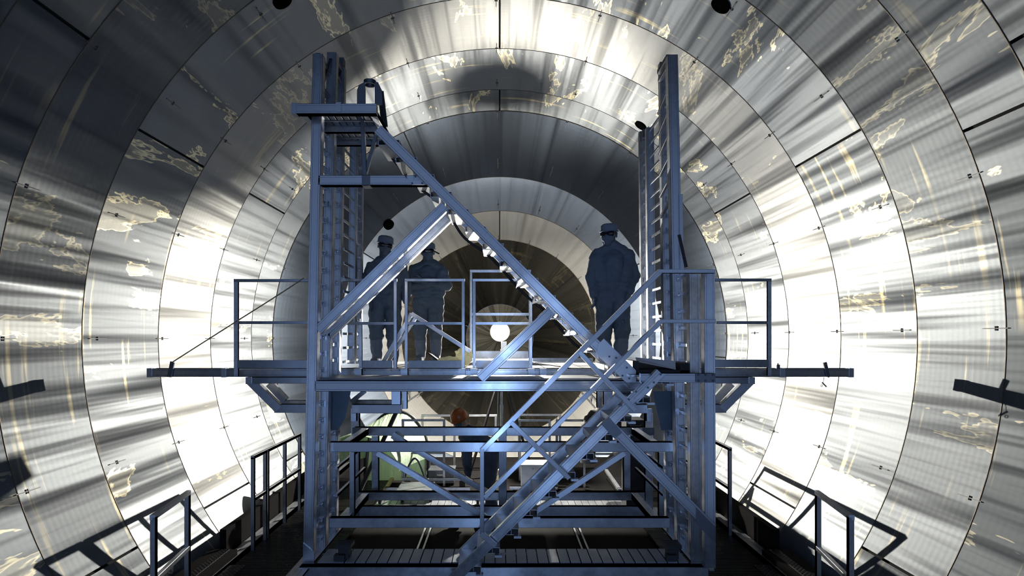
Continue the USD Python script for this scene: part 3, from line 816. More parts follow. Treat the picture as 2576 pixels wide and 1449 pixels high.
post = pbeam(LS, 'landing_post', 1785.5, 684, 1787.5, 1430, DN + 0.075, 27.5, 0.09, True, M['alu_z'])
obj('landing_deck', box(P(1595, 0, DN)[0], P(1795, 0, DN)[0], DN + 0.18, 6.7, P(0, 946, DN)[2] - 0.02, P(0, 946, DN)[2]), 'alu_x', LS)
HR = thing('stair_handrail', 'handrail of square aluminium tube along the lower stair, bending level over the right landing', 'handrail')
DH = DN - 0.06
w = 13


_dh = [0]


def pt(a, b, wpx=w, m=None):
    _dh[0] += 1
    return pbeam(HR, 'tube', a[0], a[1], b[0], b[1], DH - 0.0025 * _dh[0], wpx, 0.045, False, m)


pt((1212.5, 1134), (1663, 681), m=M['alu_up'])
pt((1658, 682), (1800, 682), 9.5)
pt((1212.5, 1130), (1212.5, 1348), 10.5)
pt((1210, 1343), (1246, 1375), m=M['alu_down'])
pt((1219, 1252), (1664, 808), 11.5, M['alu_up'])
pt((1660, 808), (1801, 808), 9.5)
pt((1286, 1063), (1432, 1204), 11.5, M['alu_down'])
pt((1458, 886), (1598, 1032), 11.5, M['alu_down'])

# ------------------------------------------------------------------ walkway railings on both sides
def walk_rail(label, s, ys, zt=-1.49, zm=-2.02, zb=FZ, X=3.04, xs=None, last_short=False, over=0.0):
    g = thing('walkway_railing', label, 'railing')
    w = 0.042
    xs = xs or [X] * len(ys)
    for i, (y, x) in enumerate(zip(ys, xs)):
        zb = FZ + (0.013 if y < 6.75 else 0.0)
        t = zm if (last_short and i == len(ys) - 1) else zt
        beam(g, 'post', (s * x, y, zb), (s * x, y, t), w, w, False, M['alu_z'])
    e = ys[-1] + over
    beam(g, 'top_rail', (s * xs[0], ys[0] - w / 2, zt), (s * xs[-1], e + w / 2, zt), w, w, False, M['alu_y'], facing=(s, 0, 0))
    beam(g, 'mid_rail', (s * xs[0], ys[0], zm), (s * xs[-1], e, zm), w, w, False, M['alu_y'], facing=(s, 0, 0))
    return g


walk_rail('aluminium walkway railing nearest the camera at the lower left', -1, [4.8, 5.54], xs=[2.88, 3.0])
walk_rail('narrow two-post railing frame on the left walkway, past the raised step', -1, [7.2, 7.57], X=3.08)
walk_rail('longer railing on the left walkway running back behind the left tower', -1, [7.64, 8.26, 8.87], X=3.08)
walk_rail('aluminium walkway railing nearest the camera at the lower right', 1, [4.8, 5.54], xs=[2.92, 3.06])
walk_rail('longer railing on the right walkway running back behind the right tower', 1, [7.74, 8.9, 10.05], X=3.09)
for s, nm in ((-1, 'left'), (1, 'right')):
    g = thing('walkway_step', 'raised black step with a tread plate edge beside the %s walkway railing' % nm, 'step')
    x0, x1 = sorted((s * 3.14, s * 3.46))
    obj('body', prism_xz([(x0, FZ - 0.05), (x1, FZ - 0.05), (x1, -2.53), (x0, -2.53)], 4.3, 6.9), 'floor', g)
    xa, xb = sorted((s * 3.22, s * 3.32))
    obj('tread_plate', box(xa, xb, 4.3, 6.88, -2.53, -2.52), 'tread', g)
    xa, xb = sorted((s * 2.96, s * 3.13))
    obj('tread_plate', box(xa, xb, 4.3, 6.7, FZ, FZ + 0.012), 'tread', g)

# ------------------------------------------------------------------ lamp on its tripod
LP = thing('tripod_lamp', 'glowing work lamp on a tall dark tripod behind the work platform', 'lamp')
s_ = trimesh.creation.icosphere(3, 0.02)
s_.apply_translation(LAMP)
obj('bulb', s_, 'bulb', LP, smooth=True, label='white glowing bulb')
s_ = trimesh.creation.icosphere(4, 0.20)  # added see-through ball whose glow imitates lamp glare
s_.apply_translation(LAMP)
obj('globe', s_, 'globe', LP, smooth=True, label='added glowing ball around the bulb in place of lens glare')
x, y, z = LAMP
obj('socket', cat(box(x + 0.02, x + 0.13, y - 0.05, y + 0.05, z - 0.37, z - 0.19)), 'alu', LP)
shield = trimesh.creation.revolve([(0, 0), (0.045, 0.004), (0.066, 0.012), (0.064, 0.014), (0.043, 0.007), (0, 0.003)], sections=32)  # added shield, keeps lamp light off the upper left wall
sd = np.array([-3.2, -3.9, 3.6])
sd /= np.linalg.norm(sd)
shield.apply_transform(trimesh.geometry.align_vectors([0, 0, 1], -sd))
shield.apply_translation(np.array(LAMP) + sd * 0.13)
shield.fix_normals()
obj('reflector', shield, 'alu', LP, smooth=30, label='small added dish beside the bulb that darkens the upper left wall')
hood = trimesh.creation.revolve([(0, 0.012), (0.024, 0.008), (0.035, -0.003), (0.035, -0.005), (0.022, 0.005), (0, 0.009)], sections=32)  # added disc above the bulb, dims the top of the vessel
hood.apply_translation(np.array(LAMP) + [0, 0, 0.10])
hood.fix_normals()
obj('hood', hood, 'alu', LP, smooth=30)
shade = trimesh.creation.revolve([(0.092, 0.034), (0.088, 0.062), (0.070, 0.085), (0.058, 0.093)], sections=48)  # added smoked cover, weakens the lamp on the upper walls
shade.apply_translation(LAMP)
obj('shade', shade, 'smoked', LP, smooth=True, label='added smoked glass cone over the bulb that dims the upper walls')
obj('mast', cat(tube_mesh([(x + 0.03, y, z - 0.34), (x + 0.03, y, -1.30)], 0.022, 10), tube_mesh([(x + 0.03, y, -1.30), (x + 0.03, y, -2.55)], 0.032, 10)), 'alu_z', LP, smooth=40)
apex = np.array([x + 0.03, y, -0.80])
obj('collar', cat(box(apex[0] - 0.06, apex[0] + 0.06, y - 0.06, y + 0.06, -0.86, -0.76)), 'black', LP)
for k, ang in enumerate((200, 340, 90)):
    e = np.array([apex[0] + 0.66 * math.cos(math.radians(ang)), y + 0.66 * math.sin(math.radians(ang)), FZ + 0.02])
    st = apex + np.array([0.05 * math.cos(math.radians(ang)), 0.05 * math.sin(math.radians(ang)), 0])
    lg = obj('leg', tube_mesh([st, e], 0.026, 8), 'black', LP, smooth=40)
    b = trimesh.creation.icosphere(1, 0.035)
    b.apply_translation(e + [0, 0, 0.02])
    obj('foot', b, 'black', lg)
lampcable = thing('lamp_cable', 'thin pale cable running down the lamp mast', 'cable')
obj('cable', tube_mesh(smooth_path([(x - 0.02, y - 0.05, z - 0.4), (x - 0.03, y - 0.09, -0.9), (x - 0.04, y - 0.09, -1.5), (x - 0.02, y - 0.10, -2.2), (x - 0.1, y - 0.14, -2.63)], 24), 0.007, 6), 'alu', lampcable, smooth=True)

# ------------------------------------------------------------------ small things on and around the platform
RP = thing('hanging_rope', 'thin rope rising slantwise from the left outrigger beam to the left tower', 'rope')
obj('rope', tube_mesh(smooth_path([P(434, 911, 6.72), P(520, 856, 6.70), P(610, 799, 6.66), P(700, 742, 6.62), P(764, 700, 6.58)], 24), 0.007, 6), 'rope', RP, smooth=True)
tag(pplate(None, 'strap', [(428, 909), (438, 913), (430, 949), (420, 948)], 6.77, 0.02, M['steel_dark']), 'short dark strap on the left outrigger beam, holding the rope', 'strap')
SR = thing('strap', 'dark pierced strap leaning on the right outrigger beam', 'strap')
pplate(SR, 'strip', [(2072, 913), (2080, 911), (2088, 945), (2086, 950), (2081, 947)], 6.77, 0.02, M['steel_dark'])
obj('hole', bolts_mesh([(2077, 917)], 6.765, 0.008, 0.01), 'clamp', SR)
KY = thing('hanging_clip', 'small dark clip on a ring dangling from the right outrigger beam', 'clip')
obj('pin', beam_mesh(P(2068, 962, 6.76), P(2079, 973, 6.76), 0.012, 0.01, False), 'steel_dark', KY)
rg = ring_mesh([(-0.003, 0.009), (-0.003, 0.013), (0.003, 0.013), (0.003, 0.009)], 20)
rg.apply_translation(P(2067, 970, 6.76))
obj('ring', rg, 'clamp', KY)
obj('cord', tube_mesh([P(2073, 949, 6.77), P(2072, 956, 6.76), P(2070, 964, 6.76)], 0.003, 5), 'steel_dark', KY)
tag(obj('knob', cat(box(*P(1958, 0, 6.82)[[0, 0]] + [-0.02, 0.02], 6.82, 6.86, P(0, 927, 6.8)[2], P(0, 922, 6.8)[2] + 0.02), box(*P(1958, 0, 6.82)[[0, 0]] + [-0.008, 0.008], 6.83, 6.85, P(0, 924, 6.8)[2], P(0, 918, 6.8)[2] + 0.02)), 'steel_dark'), 'tiny dark knob on the right outrigger beam beside the guard rail', 'knob')


def blob(c, r, sc, amp, seed, sub=4):
    m = trimesh.creation.icosphere(sub, 1.0)
    v = m.vertices
    n = meshkit.fbm(v * 2.2 + 5 + seed, 4, seed)[:, None] - 0.5
    fold = np.abs(meshkit.noise(v * 5 + 9, seed) - 0.5)[:, None]
    m.vertices = np.asarray(c) + v * (1 + amp * n - 0.5 * amp * fold) * r * np.asarray(sc)
    return m


bg = P(1163, 895, 7.6)
BG = thing('plastic_bag', 'crumpled translucent white plastic bag lying on the platform by the middle guard rail', 'bag')
top_ = blob((bg[0] + 0.02, bg[1], DZ + 0.125), 0.13, (0.85, 0.8, 1.0), 0.8, 3)
tail = blob((bg[0] - 0.17, bg[1] - 0.02, DZ + 0.07), 0.16, (1.0, 0.7, 0.38), 0.7, 8)
for m_ in (top_, tail):
    m_.vertices[:, 2] = np.maximum(m_.vertices[:, 2], DZ + 0.002)
obj('bag', cat(top_, tail), 'bag', BG, smooth=True)
bg2 = P(1084, 905, 7.7)
tag(obj('shoe_tray', cat(beam_mesh((bg2[0] - 0.02, 7.75, DZ + 0.155), (bg2[0] + 0.15, 7.7, DZ + 0.035), 0.02, 0.16, False), box(bg2[0] - 0.03, bg2[0] + 0.1, 7.66, 7.8, DZ + 0.001, DZ + 0.03)), 'black'), 'dark tilted tray lying beside the white plastic bag', 'tray')
LZ = P(0, 946, DN)[2]
TR = thing('black_case', 'open black case on the right landing with its silver lid tilted over it', 'case')
a, b = P(1586, 0, 5.7)[0], P(1734, 0, 5.7)[0]
obj('tray', cat(box(a, b, 5.56, 5.92, LZ, LZ + 0.02), box(a, b, 5.54, 5.56, LZ, LZ + 0.03), box(a, b, 5.92, 5.935, LZ, LZ + 0.09), box(a - 0.01, a + 0.05, 5.56, 5.92, LZ, LZ + 0.12), box(b - 0.14, b, 5.54, 5.92, LZ, LZ + 0.10)), 'black', TR)
lv = [P(1599, 902, 5.72), P(1699, 911, 5.60), P(1700, 930, 5.56), P(1601, 910, 5.64)]
lid = trimesh.Trimesh([*lv, *[q + [0, 0.012, 0.012] for q in lv]], [(0, 1, 2), (0, 2, 3), (4, 6, 5), (4, 7, 6), (0, 4, 5), (0, 5, 1), (1, 5, 6), (1, 6, 2), (2, 6, 7), (2, 7, 3), (3, 7, 4), (3, 4, 0)])
lid.fix_normals()
obj('lid', lid, 'pale', TR, label='silver lid tilted over the case')
for k in range(4):
    obj('slot', box(a + 0.07, b - 0.17, 5.60 + 0.08 * k, 5.62 + 0.08 * k, LZ + 0.02, LZ + 0.035), 'visor', TR)

# ------------------------------------------------------------------ far end of the walkway: tent, hoses, railings, crates
TN = thing('sheet_tent', 'greenish white plastic sheet tent over a dark hoop at the far left', 'tent')
n_a, n_s = 28, 12
c1, c2 = P(998, 1150, 10.7), P(892, 1185, 9.9)
v, f = [], []
for i in range(n_s + 1):
    t = i / n_s
    c = c1 * (1 - t) + c2 * t
    rx, rz = 0.58 * (1 - t) + 0.75 * t, 0.83 * (1 - t) + 0.62 * t
    for j in range(n_a + 1):
        q = PI * j / n_a
        sag = 1 - 0.04 * math.sin(PI * t) - 0.012 * math.sin(9 * q + 3 * t)
        v.append((c[0] + rx * sag * math.cos(q), c[1], max(c[2] + rz * sag * math.sin(q), FZ)))
for i in range(n_s):
    for j in range(n_a):
        p_, q_ = i * (n_a + 1) + j, (i + 1) * (n_a + 1) + j
        f += [(p_, q_, q_ + 1), (p_, q_ + 1, p_ + 1)]
v = np.array(v)
shell = trimesh.Trimesh(np.vstack([v, v + [0.004, 0.0, -0.006]]), np.vstack([np.array(f), np.array(f)[:, ::-1] + len(v)]), process=False)
obj('sheet', shell, 'tarp', TN, smooth=True)
hoop = [(c1[0] + 0.59 * math.cos(q), c1[1] + 0.02, c1[2] + 0.85 * math.sin(q)) for q in np.linspace(0, PI, 24)]
hoop = [(hoop[0][0], hoop[0][1], FZ)] + hoop + [(hoop[-1][0], hoop[-1][1], FZ)]
obj('hoop', tube_mesh(hoop, 0.032, 8), 'black', TN, smooth=True)
wv = []
for k in range(9):
    a_ = k / 8
    wv += [(c1[0] - 0.56 + 1.12 * a_, c1[1] + 0.02, FZ), (c1[0] - 0.50 + 1.0 * a_, c1[1] + 0.02, c1[2] + 0.78 * math.sin(PI * (0.12 + 0.76 * a_)))]
wf = []
for k in range(8):
    wf += [(2 * k, 2 * k + 2, 2 * k + 3), (2 * k, 2 * k + 3, 2 * k + 1)]
wv = np.array(wv)
obj('end_sheet', trimesh.Trimesh(np.vstack([wv, wv + [0, 0.006, 0]]), np.vstack([np.array(wf), np.array(wf)[:, ::-1] + len(wv)]), process=False), 'tarp', TN)
PO = thing('leaning_pole', 'black pole leaning in front of the greenish sheet tent', 'pole')
obj('pole', tube_mesh([P(1000, 1030, 9.2), P(905, 1236, 9.0)], 0.035, 8), 'black', PO, smooth=40)
obj('tip', tube_mesh([P(905, 1236, 9.0), P(902, 1243, 9.0)], 0.045, 8), 'black', PO, smooth=40)
DU = thing('black_duct', 'dark round flexible duct curving up at the right behind the lower stair', 'duct')
arc = [P(1480, 1150, 9.6), P(1478, 1090, 9.6), P(1484, 1060, 9.6), P(1505, 1042, 9.6), P(1535, 1042, 9.6), P(1556, 1060, 9.7), P(1562, 1095, 9.8), P(1562, 1160, 9.8)]
pth = smooth_path(arc, 60)
rr = 0.11 + 0.012 * np.sin(np.arange(60) * 2.1)
obj('hose', tube_mesh(pth, rr, 14), 'black', DU, smooth=60)
cb = trimesh.creation.cylinder(0.14, 0.06, sections=20)
cb.apply_translation(P(1480, 1158, 9.6))
obj('collar', cb, 'steel_dark', DU, smooth=30)


def frame_rail(label, d, x0, x1, ytop, posts, mid=0.5):
    g = thing('floor_railing', label, 'railing')
    zt = P(0, ytop, d)[2]
    pbeam(g, 'top_rail', x0, ytop, x1, ytop, d, 5.2, 0.04, False)
    zm = FZ + (zt - FZ) * mid
    pbeam(g, 'mid_rail', x0, CY - zm * F / d, x1, CY - zm * F / d, d, 4.5, 0.035, False)
    for x in posts:
        a = P(x, 0, d)[0]
        beam(g, 'post', (a, d + 0.02, FZ), (a, d + 0.02, zt), 0.042, 0.042, False, M['alu_z'])
    return g


frame_rail('low railing frame on the floor in front of the greenish tent', 10.3, 1010, 1120, 1057.5, (1013, 1117))
frame_rail('railing on the floor behind the stooping worker in the orange helmet', 11.6, 1060, 1250, 1045.5, (1062, 1143, 1247))
frame_rail('railing on the floor just right of the tripod legs, farther row', 11.6, 1303, 1412, 1044, (1306, 1409))
frame_rail('railing on the floor right of the tripod legs, nearer and lower row', 10.7, 1305, 1385, 1058, (1308, 1383))
frame_rail('railing on the floor at the right in front of the black duct', 10.2, 1398, 1618, 1058, (1401, 1470, 1615))
for s, lab in ((-1, 'slanting double handrail fixed to the far cone at the left of the stooping worker'), (1, 'slanting double handrail fixed to the far cone behind the lower stair at the right')):
    g = thing('cone_handrail', lab, 'handrail')
    p0, p1 = P(CX + s * 262, 1030, 14.75), P(CX + s * 190, 982, 15.85)
    if s > 0:
        p0 = P(CX + 262, 1052, 14.6)
        p1 = P(CX + 198, 978, 15.8)
    for k, off in enumerate((0.0, 0.22)):
        q0, q1 = p0 + [0, 0, off], p1 + [0, 0, off]
        obj('rail', tube_mesh([q0, (q0 + q1) / 2, q1], 0.022, 8), 'alu', g, smooth=True)
    for t in (0.08, 0.5, 0.92):
        q = p0 * (1 - t) + p1 * t
        rad = np.array([q[0], 0, q[2]])
        rc_ = 4.9 - 0.6866 * (q[1] - 12.42)
        e = rad / np.linalg.norm(rad) * (rc_ - 0.005)
        obj('bracket', tube_mesh([q + [0, 0, 0.22], q, (e[0], q[1], e[2])], 0.016, 6), 'alu', g)


def crate(label, px0, px1, py0, d, depth, m='steel_dark', lid=True):
    g = thing('crate', label, 'crate')
    x0, x1 = P(px0, 0, d)[0], P(px1, 0, d)[0]
    z1 = P(0, py0, d)[2]
    t = 0.015
    obj('body', cat(box(x0, x1, d, d + t, FZ, z1), box(x0, x1, d + depth - t, d + depth, FZ, z1), box(x0, x0 + t, d + t, d + depth - t, FZ, z1), box(x1 - t, x1, d + t, d + depth - t, FZ, z1), box(x0 + t, x1 - t, d + t, d + depth - t, FZ, FZ + t)), m, g)
    if lid:
        obj('lid', cat(box(x0 - 0.01, x1 + 0.01, d - 0.01, d + depth + 0.01, z1, z1 + 0.02)), m, g)
    obj('handle', tube_mesh([((x0 + x1) / 2 - 0.08, d - 0.002, z1 - 0.05), ((x0 + x1) / 2 - 0.07, d - 0.04, z1 - 0.06), ((x0 + x1) / 2 + 0.07, d - 0.04, z1 - 0.06), ((x0 + x1) / 2 + 0.08, d - 0.002, z1 - 0.05)], 0.008, 6), 'clamp', g)
    return g


crate('grey metal crate on the floor under the left brace', 1078, 1142, 1186, 10.5, 0.4)
crate('low dark crate on the floor behind the grey crate, left of the worker', 1062, 1120, 1198, 11.1, 0.3)
crate('pale box on the floor right of the centre post, beyond the braces', 1312, 1392, 1172, 10.0, 0.4, 'alu')
crate('black crate standing at the right under the rear beam', 1576, 1620, 1060, 8.45, 0.35, 'black')
for lab, x0, x1, y, d in (('light aluminium bar lying across the floor at the left', 968, 1182, 1229, 9.95), ('light aluminium bar lying across the floor at the right', 1282, 1402, 1227, 9.95), ('higher cross bar resting on blocks behind the left floor bar', 1010, 1178, 1205, 10.3)):
    g = thing('floor_bar', lab, 'bar')
    zz = P(0, y, d)[2]
    beam(g, 'bar', (P(x0, 0, d)[0], d, zz), (P(x1, 0, d)[0], d, zz), 0.05, 0.06, False)
    for x in (x0 + 15, x1 - 15):
        a = P(x, 0, d)[0]
        obj('block', box(a - 0.05, a + 0.05, d - 0.04, d + 0.04, FZ, zz - 0.026), 'black', g)
CT = thing('push_cart', 'low cart with bent dark tube handles on the floor below the left braces', 'cart')
obj('deck', box(P(1005, 0, 9.6)[0], P(1090, 0, 9.6)[0], 9.3, 9.85, FZ + 0.16, FZ + 0.19), 'steel_dark', CT)
for dd in (0.0, 0.18):
    obj('handle', tube_mesh(smooth_path([P(1022, 1200, 9.4 + dd), P(1032, 1165, 9.4 + dd), P(1044, 1153, 9.4 + dd), P(1056, 1168, 9.4 + dd), P(1078, 1205, 9.4 + dd)], 24), 0.018, 8), 'steel_dark', CT, smooth=True)
for x in (1012, 1084):
    for dd in (9.38, 9.78):
        w_ = trimesh.creation.cylinder(0.08, 0.04, sections=18)
        w_.apply_transform(trimesh.transformations.rotation_matrix(PI / 2, (0, 1, 0)))
        w_.apply_translation((P(x, 0, dd)[0], dd, FZ + 0.08))
        obj('wheel', w_, 'black', CT, smooth=30)
for k, (x, lab) in enumerate(((956, 'small dark castor foot on the bright planks at the left'), (1202, 'small dark castor foot on the bright planks below the worker'), (1577, 'small dark castor foot on the bright planks at the right'))):
    g = thing('castor', lab, 'castor')
    a = P(x, 0, 9.2)[0]
    w_ = trimesh.creation.cylinder(0.055, 0.04, sections=18)
    w_.apply_transform(trimesh.transformations.rotation_matrix(PI / 2, (0, 1, 0)))
    w_.apply_translation((a, 9.2, FZ + 0.057))
    obj('wheel', w_, 'black', g, smooth=30)
    obj('fork', cat(box(a - 0.035, a - 0.024, 9.16, 9.24, FZ + 0.05, FZ + 0.14), box(a + 0.024, a + 0.035, 9.16, 9.24, FZ + 0.05, FZ + 0.14), box(a - 0.06, a + 0.06, 9.14, 9.26, FZ + 0.14, FZ + 0.155)), 'steel_dark', g)
g = thing('pad_stack', 'short stack of yellow and white pads on the crate beside the centre post', 'stack')
a = P(1251, 0, 10.0)[0]
for k in range(4):
    obj('pad', box(a - 0.06 + 0.004 * k, a + 0.06, 10.0, 10.14, FZ + 0.001 + 0.09 * k, FZ + 0.085 + 0.09 * k), 'wood' if k % 2 else 'bag', g)
for lab, x0, y0, x1, y1, d0, d1 in (('long wooden strip lying on the floor at the left', 968, 1242, 1000, 1195, 9.9, 11.4), ('long metal strip lying on the floor at the right', 1560, 1240, 1525, 1195, 9.9, 11.4)):
    g = thing('floor_strip', lab, 'strip')
    a, b = P(x0, y0, d0), P(x1, y1, d1)
    a[2] = b[2] = FZ + 0.03
    beam(g, 'strip', a, b, 0.06, 0.05, False, M['wood'] if x0 < 1200 else M['alu'], facing=(0, 0, 1))
    for t in (0.15, 0.8):
        q = a * (1 - t) + b * t
        obj('wedge', box(q[0] - 0.04, q[0] + 0.04, q[1] - 0.03, q[1] + 0.03, FZ - 0.001, FZ + 0.006), 'black', g)

# ------------------------------------------------------------------ people
def solid(bones, length=0.022, it=8):
    ms = []
    for a, ra, b, rb in bones:
        s1 = m3.Manifold.sphere(ra, 20).translate(tuple(map(float, a)))
        s2 = m3.Manifold.sphere(rb, 20).translate(tuple(map(float, b)))
        ms.append(m3.Manifold.batch_hull([s1, s2]))
    m = m3.Manifold.batch_boolean(ms, m3.OpType.Add).refine_to_length(length).to_mesh()
    t = trimesh.Trimesh(m.vert_properties[:, :3], m.tri_verts, process=True)
    trimesh.smoothing.filter_taubin(t, 0.5, 0.53, it)
    return t


def rot(v, yaw, pitch=0.0, roll=0.0):
    v = np.asarray(v, float)
    r = trimesh.transformations.euler_matrix(pitch, roll, yaw, 'rxyz')[:3, :3]
    r = trimesh.transformations.rotation_matrix(yaw, (0, 0, 1))[:3, :3] @ trimesh.transformations.rotation_matrix(roll, (0, 1, 0))[:3, :3] @ trimesh.transformations.rotation_matrix(pitch, (1, 0, 0))[:3, :3]
    return v @ r.T


def hand_bones(wr, d, side, out, scale=1.0):
    """Palm and five fingers: d points along the hand, out is the thumb side, curled slightly."""
    d = np.asarray(d, float) / np.linalg.norm(d)
    out = np.asarray(out, float)
    out = out - d * (out @ d)
    out /= np.linalg.norm(out)
    nrm = np.cross(d, out) * side
    wr = np.asarray(wr, float)
    B = []
    for k, o in enumerate((0.030, 0.010, -0.010, -0.028)):
        root = wr + d * 0.085 + out * o
        B.append((wr + d * 0.01 + out * o * 0.6, 0.018, root, 0.012))
        L = (0.040, 0.045, 0.041, 0.032)[k]
        p1 = root + (d * 0.95 + nrm * 0.25) * L
        p2 = p1 + (d * 0.75 + nrm * 0.65) * L * 0.75
        B += [(root, 0.0105, p1, 0.0095), (p1, 0.0095, p2, 0.008)]
    t0 = wr + d * 0.03 + out * 0.03
    t1 = t0 + (d * 0.6 + out * 0.7 + nrm * 0.2) * 0.04
    t2 = t1 + (d * 0.9 + out * 0.2 + nrm * 0.3) * 0.032
    B += [(wr + d * 0.015, 0.016, t0, 0.015), (t0, 0.013, t1, 0.011), (t1, 0.011, t2, 0.009)]
    return B


def head_parts(c, yaw, pitch, roll=0.0):
    """Skull centre c. Returns the bones of head and face, and a function that places head-local points."""
    def at(p):
        return np.asarray(c) + rot(p, yaw, pitch, roll)
    bones = [(at((0, 0.01, 0.02)), 0.088, at((0, -0.02, 0.01)), 0.085), (at((0, -0.02, 0.0)), 0.075, at((0, -0.045, -0.085)), 0.045),
             (at((-0.035, -0.03, -0.05)), 0.04, at((0.035, -0.03, -0.05)), 0.04), (at((0, 0.02, -0.03)), 0.07, at((0, 0.03, -0.14)), 0.058),
             (at((0, -0.095, -0.005)), 0.011, at((0, -0.112, -0.035)), 0.014), (at((-0.022, -0.085, -0.07)), 0.010, at((0.022, -0.085, -0.07)), 0.010),
             (at((-0.085, 0.01, 0.01)), 0.016, at((-0.085, 0.015, -0.035)), 0.012), (at((0.085, 0.01, 0.01)), 0.016, at((0.085, 0.015, -0.035)), 0.012)]
    return bones, at


def wrinkle(t, amp, seed, sc=11.0):
    n = t.vertex_normals
    v = t.vertices
    q = meshkit.fbm(v * [sc, sc, sc * 1.6] + 20, 3, seed) - 0.5
    t.vertices = v + n * (amp * q)[:, None]
    return t


def placed(m, c, yaw, pitch, roll=0.0):
    m = m.copy()
    m.vertices = np.asarray(c) + rot(m.vertices, yaw, pitch, roll)
    return m


def cleanroom_person(label, base, J, head, yaw, pitch, hands, seed, roll=0.0, strap=0):
    """J: joints (local, z up from the soles)."""
    T = thing('person', label, 'person', loc=base)
    sh = (J['shL'] + J['shR']) / 2
    hp = (J['hipL'] + J['hipR']) / 2
    hb, at = head_parts(head, yaw, pitch, roll)
    nb = sh + [0, 0.01, 0.075]
    torso = [(nb, 0.07, J['shL'] + [0.02, 0, -0.035], 0.066), (nb, 0.07, J['shR'] + [-0.02, 0, -0.035], 0.066), (sh + [0, 0.0, -0.10], 0.135, hp + [0, 0, 0.12], 0.125), (J['shL'] + [0, 0, -0.07], 0.085, J['hipL'] + [0, 0, 0.06], 0.105), (J['shR'] + [0, 0, -0.07], 0.085, J['hipR'] + [0, 0, 0.06], 0.105),
             (J['hipL'], 0.115, J['hipR'], 0.115), (sh + [0, 0.01, 0.01], 0.075, np.asarray(head) + [0, 0.03, -0.10], 0.078)]
    limbs = []
    for s in 'LR':
        limbs += [(J['sh' + s] + [0, 0, -0.04], 0.070, J['el' + s], 0.058), (J['el' + s], 0.058, J['wr' + s], 0.042),
                  (J['hip' + s], 0.108, J['kn' + s], 0.082), (J['kn' + s], 0.082, J['an' + s], 0.062),
                  (J['an' + s], 0.055, J['toe' + s], 0.042)]
    body = solid(torso + limbs + hb + hands, 0.02, 6)
    obj('body', wrinkle(body, 0.012, seed), 'suit', T, smooth=True)
    # loose coverall: trunk and limbs with gathered knees and waist
    wide = [(a, ra + 0.014, b, rb + 0.014) for a, ra, b, rb in torso[:6]]
    for s in 'LR':
        kn, an, el, wr = J['kn' + s], J['an' + s], J['el' + s], J['wr' + s]
        mid = kn * 0.75 + an * 0.25
        wide += [(J['sh' + s] + [0, 0, -0.04], 0.084, J['el' + s], 0.076), (el, 0.076, wr * 0.9 + el * 0.1, 0.056), (J['hip' + s], 0.124, kn, 0.104), (kn, 0.104, mid, 0.094)]
    co = solid(wide, 0.022, 6)
    cm = obj('coverall', wrinkle(co, 0.05, seed + 3, 8.0), 'suit', T, smooth=True, label='loose blue-grey cleanroom coverall')
    obj('belt', solid([(J['hipL'] * 0.75 + J['shL'] * 0.25 + [0, 0, 0], 0.126, J['hipR'] * 0.75 + J['shR'] * 0.25, 0.126)], 0.03, 4).slice_plane((0, 0, hp[2] + 0.10), (0, 0, 1), cap=False).slice_plane((0, 0, hp[2] + 0.135), (0, 0, -1), cap=False), 'suit', cm, smooth=True)
    for s in 'LR':
        kn, an, toe = J['kn' + s], J['an' + s], J['toe' + s]
        mid = kn * 0.78 + an * 0.22
        bt = solid([(mid, 0.085, kn * 0.4 + an * 0.6, 0.088), (kn * 0.4 + an * 0.6, 0.088, an, 0.066), (an, 0.064, toe, 0.05), (an + [0, 0.03, -0.02], 0.05, an, 0.06)], 0.022, 5)
        bt.vertices[:, 2] = np.maximum(bt.vertices[:, 2], 0.0)
        obj('boot', wrinkle(bt, 0.03, seed + 9, 9.0), 'suit2', T, smooth=True, label='pale cloth overboot')
    cap = trimesh.creation.revolve([(0, 0.135), (0.07, 0.128), (0.098, 0.108), (0.107, 0.075), (0.106, 0.035), (0.100, 0.03), (0, 0.03)], sections=28)
    brim = trimesh.creation.revolve([(0, 0.034), (0.12, 0.030), (0.12, 0.036), (0, 0.042)], sections=28)
    brim.vertices[:, 1] = np.where(brim.vertices[:, 1] < 0, brim.vertices[:, 1] * 1.28, brim.vertices[:, 1] * 0.8)
    obj('cap', placed(cat(cap, brim), at((0, 0.0, 0.0)), yaw, pitch, roll), 'suit2', T, smooth=40, label='soft cap with a short peak')
    gg = solid([((-0.055, -0.062, 0.0), 0.038, (0.055, -0.062, 0.0), 0.038), ((-0.04, -0.072, 0.0), 0.036, (0.04, -0.072, 0.0), 0.036)], 0.012, 3)
    g_ = obj('goggles', placed(gg, at((0, 0, 0.0)), yaw, pitch, roll), 'visor', T, smooth=True, label='black wrap-around goggles')
    st = ring_mesh([(-0.012, 0.092), (-0.012, 0.097), (0.012, 0.097), (0.012, 0.092)], 36)
    st.apply_transform(trimesh.transformations.rotation_matrix(PI / 2, (1, 0, 0)))
    if strap:
        st = cat(st, beam_mesh((strap * 0.095, 0, 0.0), (strap * 0.165, 0.01, -0.035), 0.02, 0.008, False))
    obj('strap', placed(st, at((0, 0.004, 0.004)), yaw, pitch, roll), 'black', g_)
    mk = solid([((-0.03, -0.055, -0.045), 0.05, (0.03, -0.055, -0.045), 0.05), ((0, -0.06, -0.04), 0.055, (0, -0.05, -0.10), 0.048)], 0.014, 4)
    obj('face_mask', placed(mk, at((0, 0, 0)), yaw, pitch, roll), 'suit', T, smooth=True)
    return T


A_ = lambda *v: np.array(v, float)


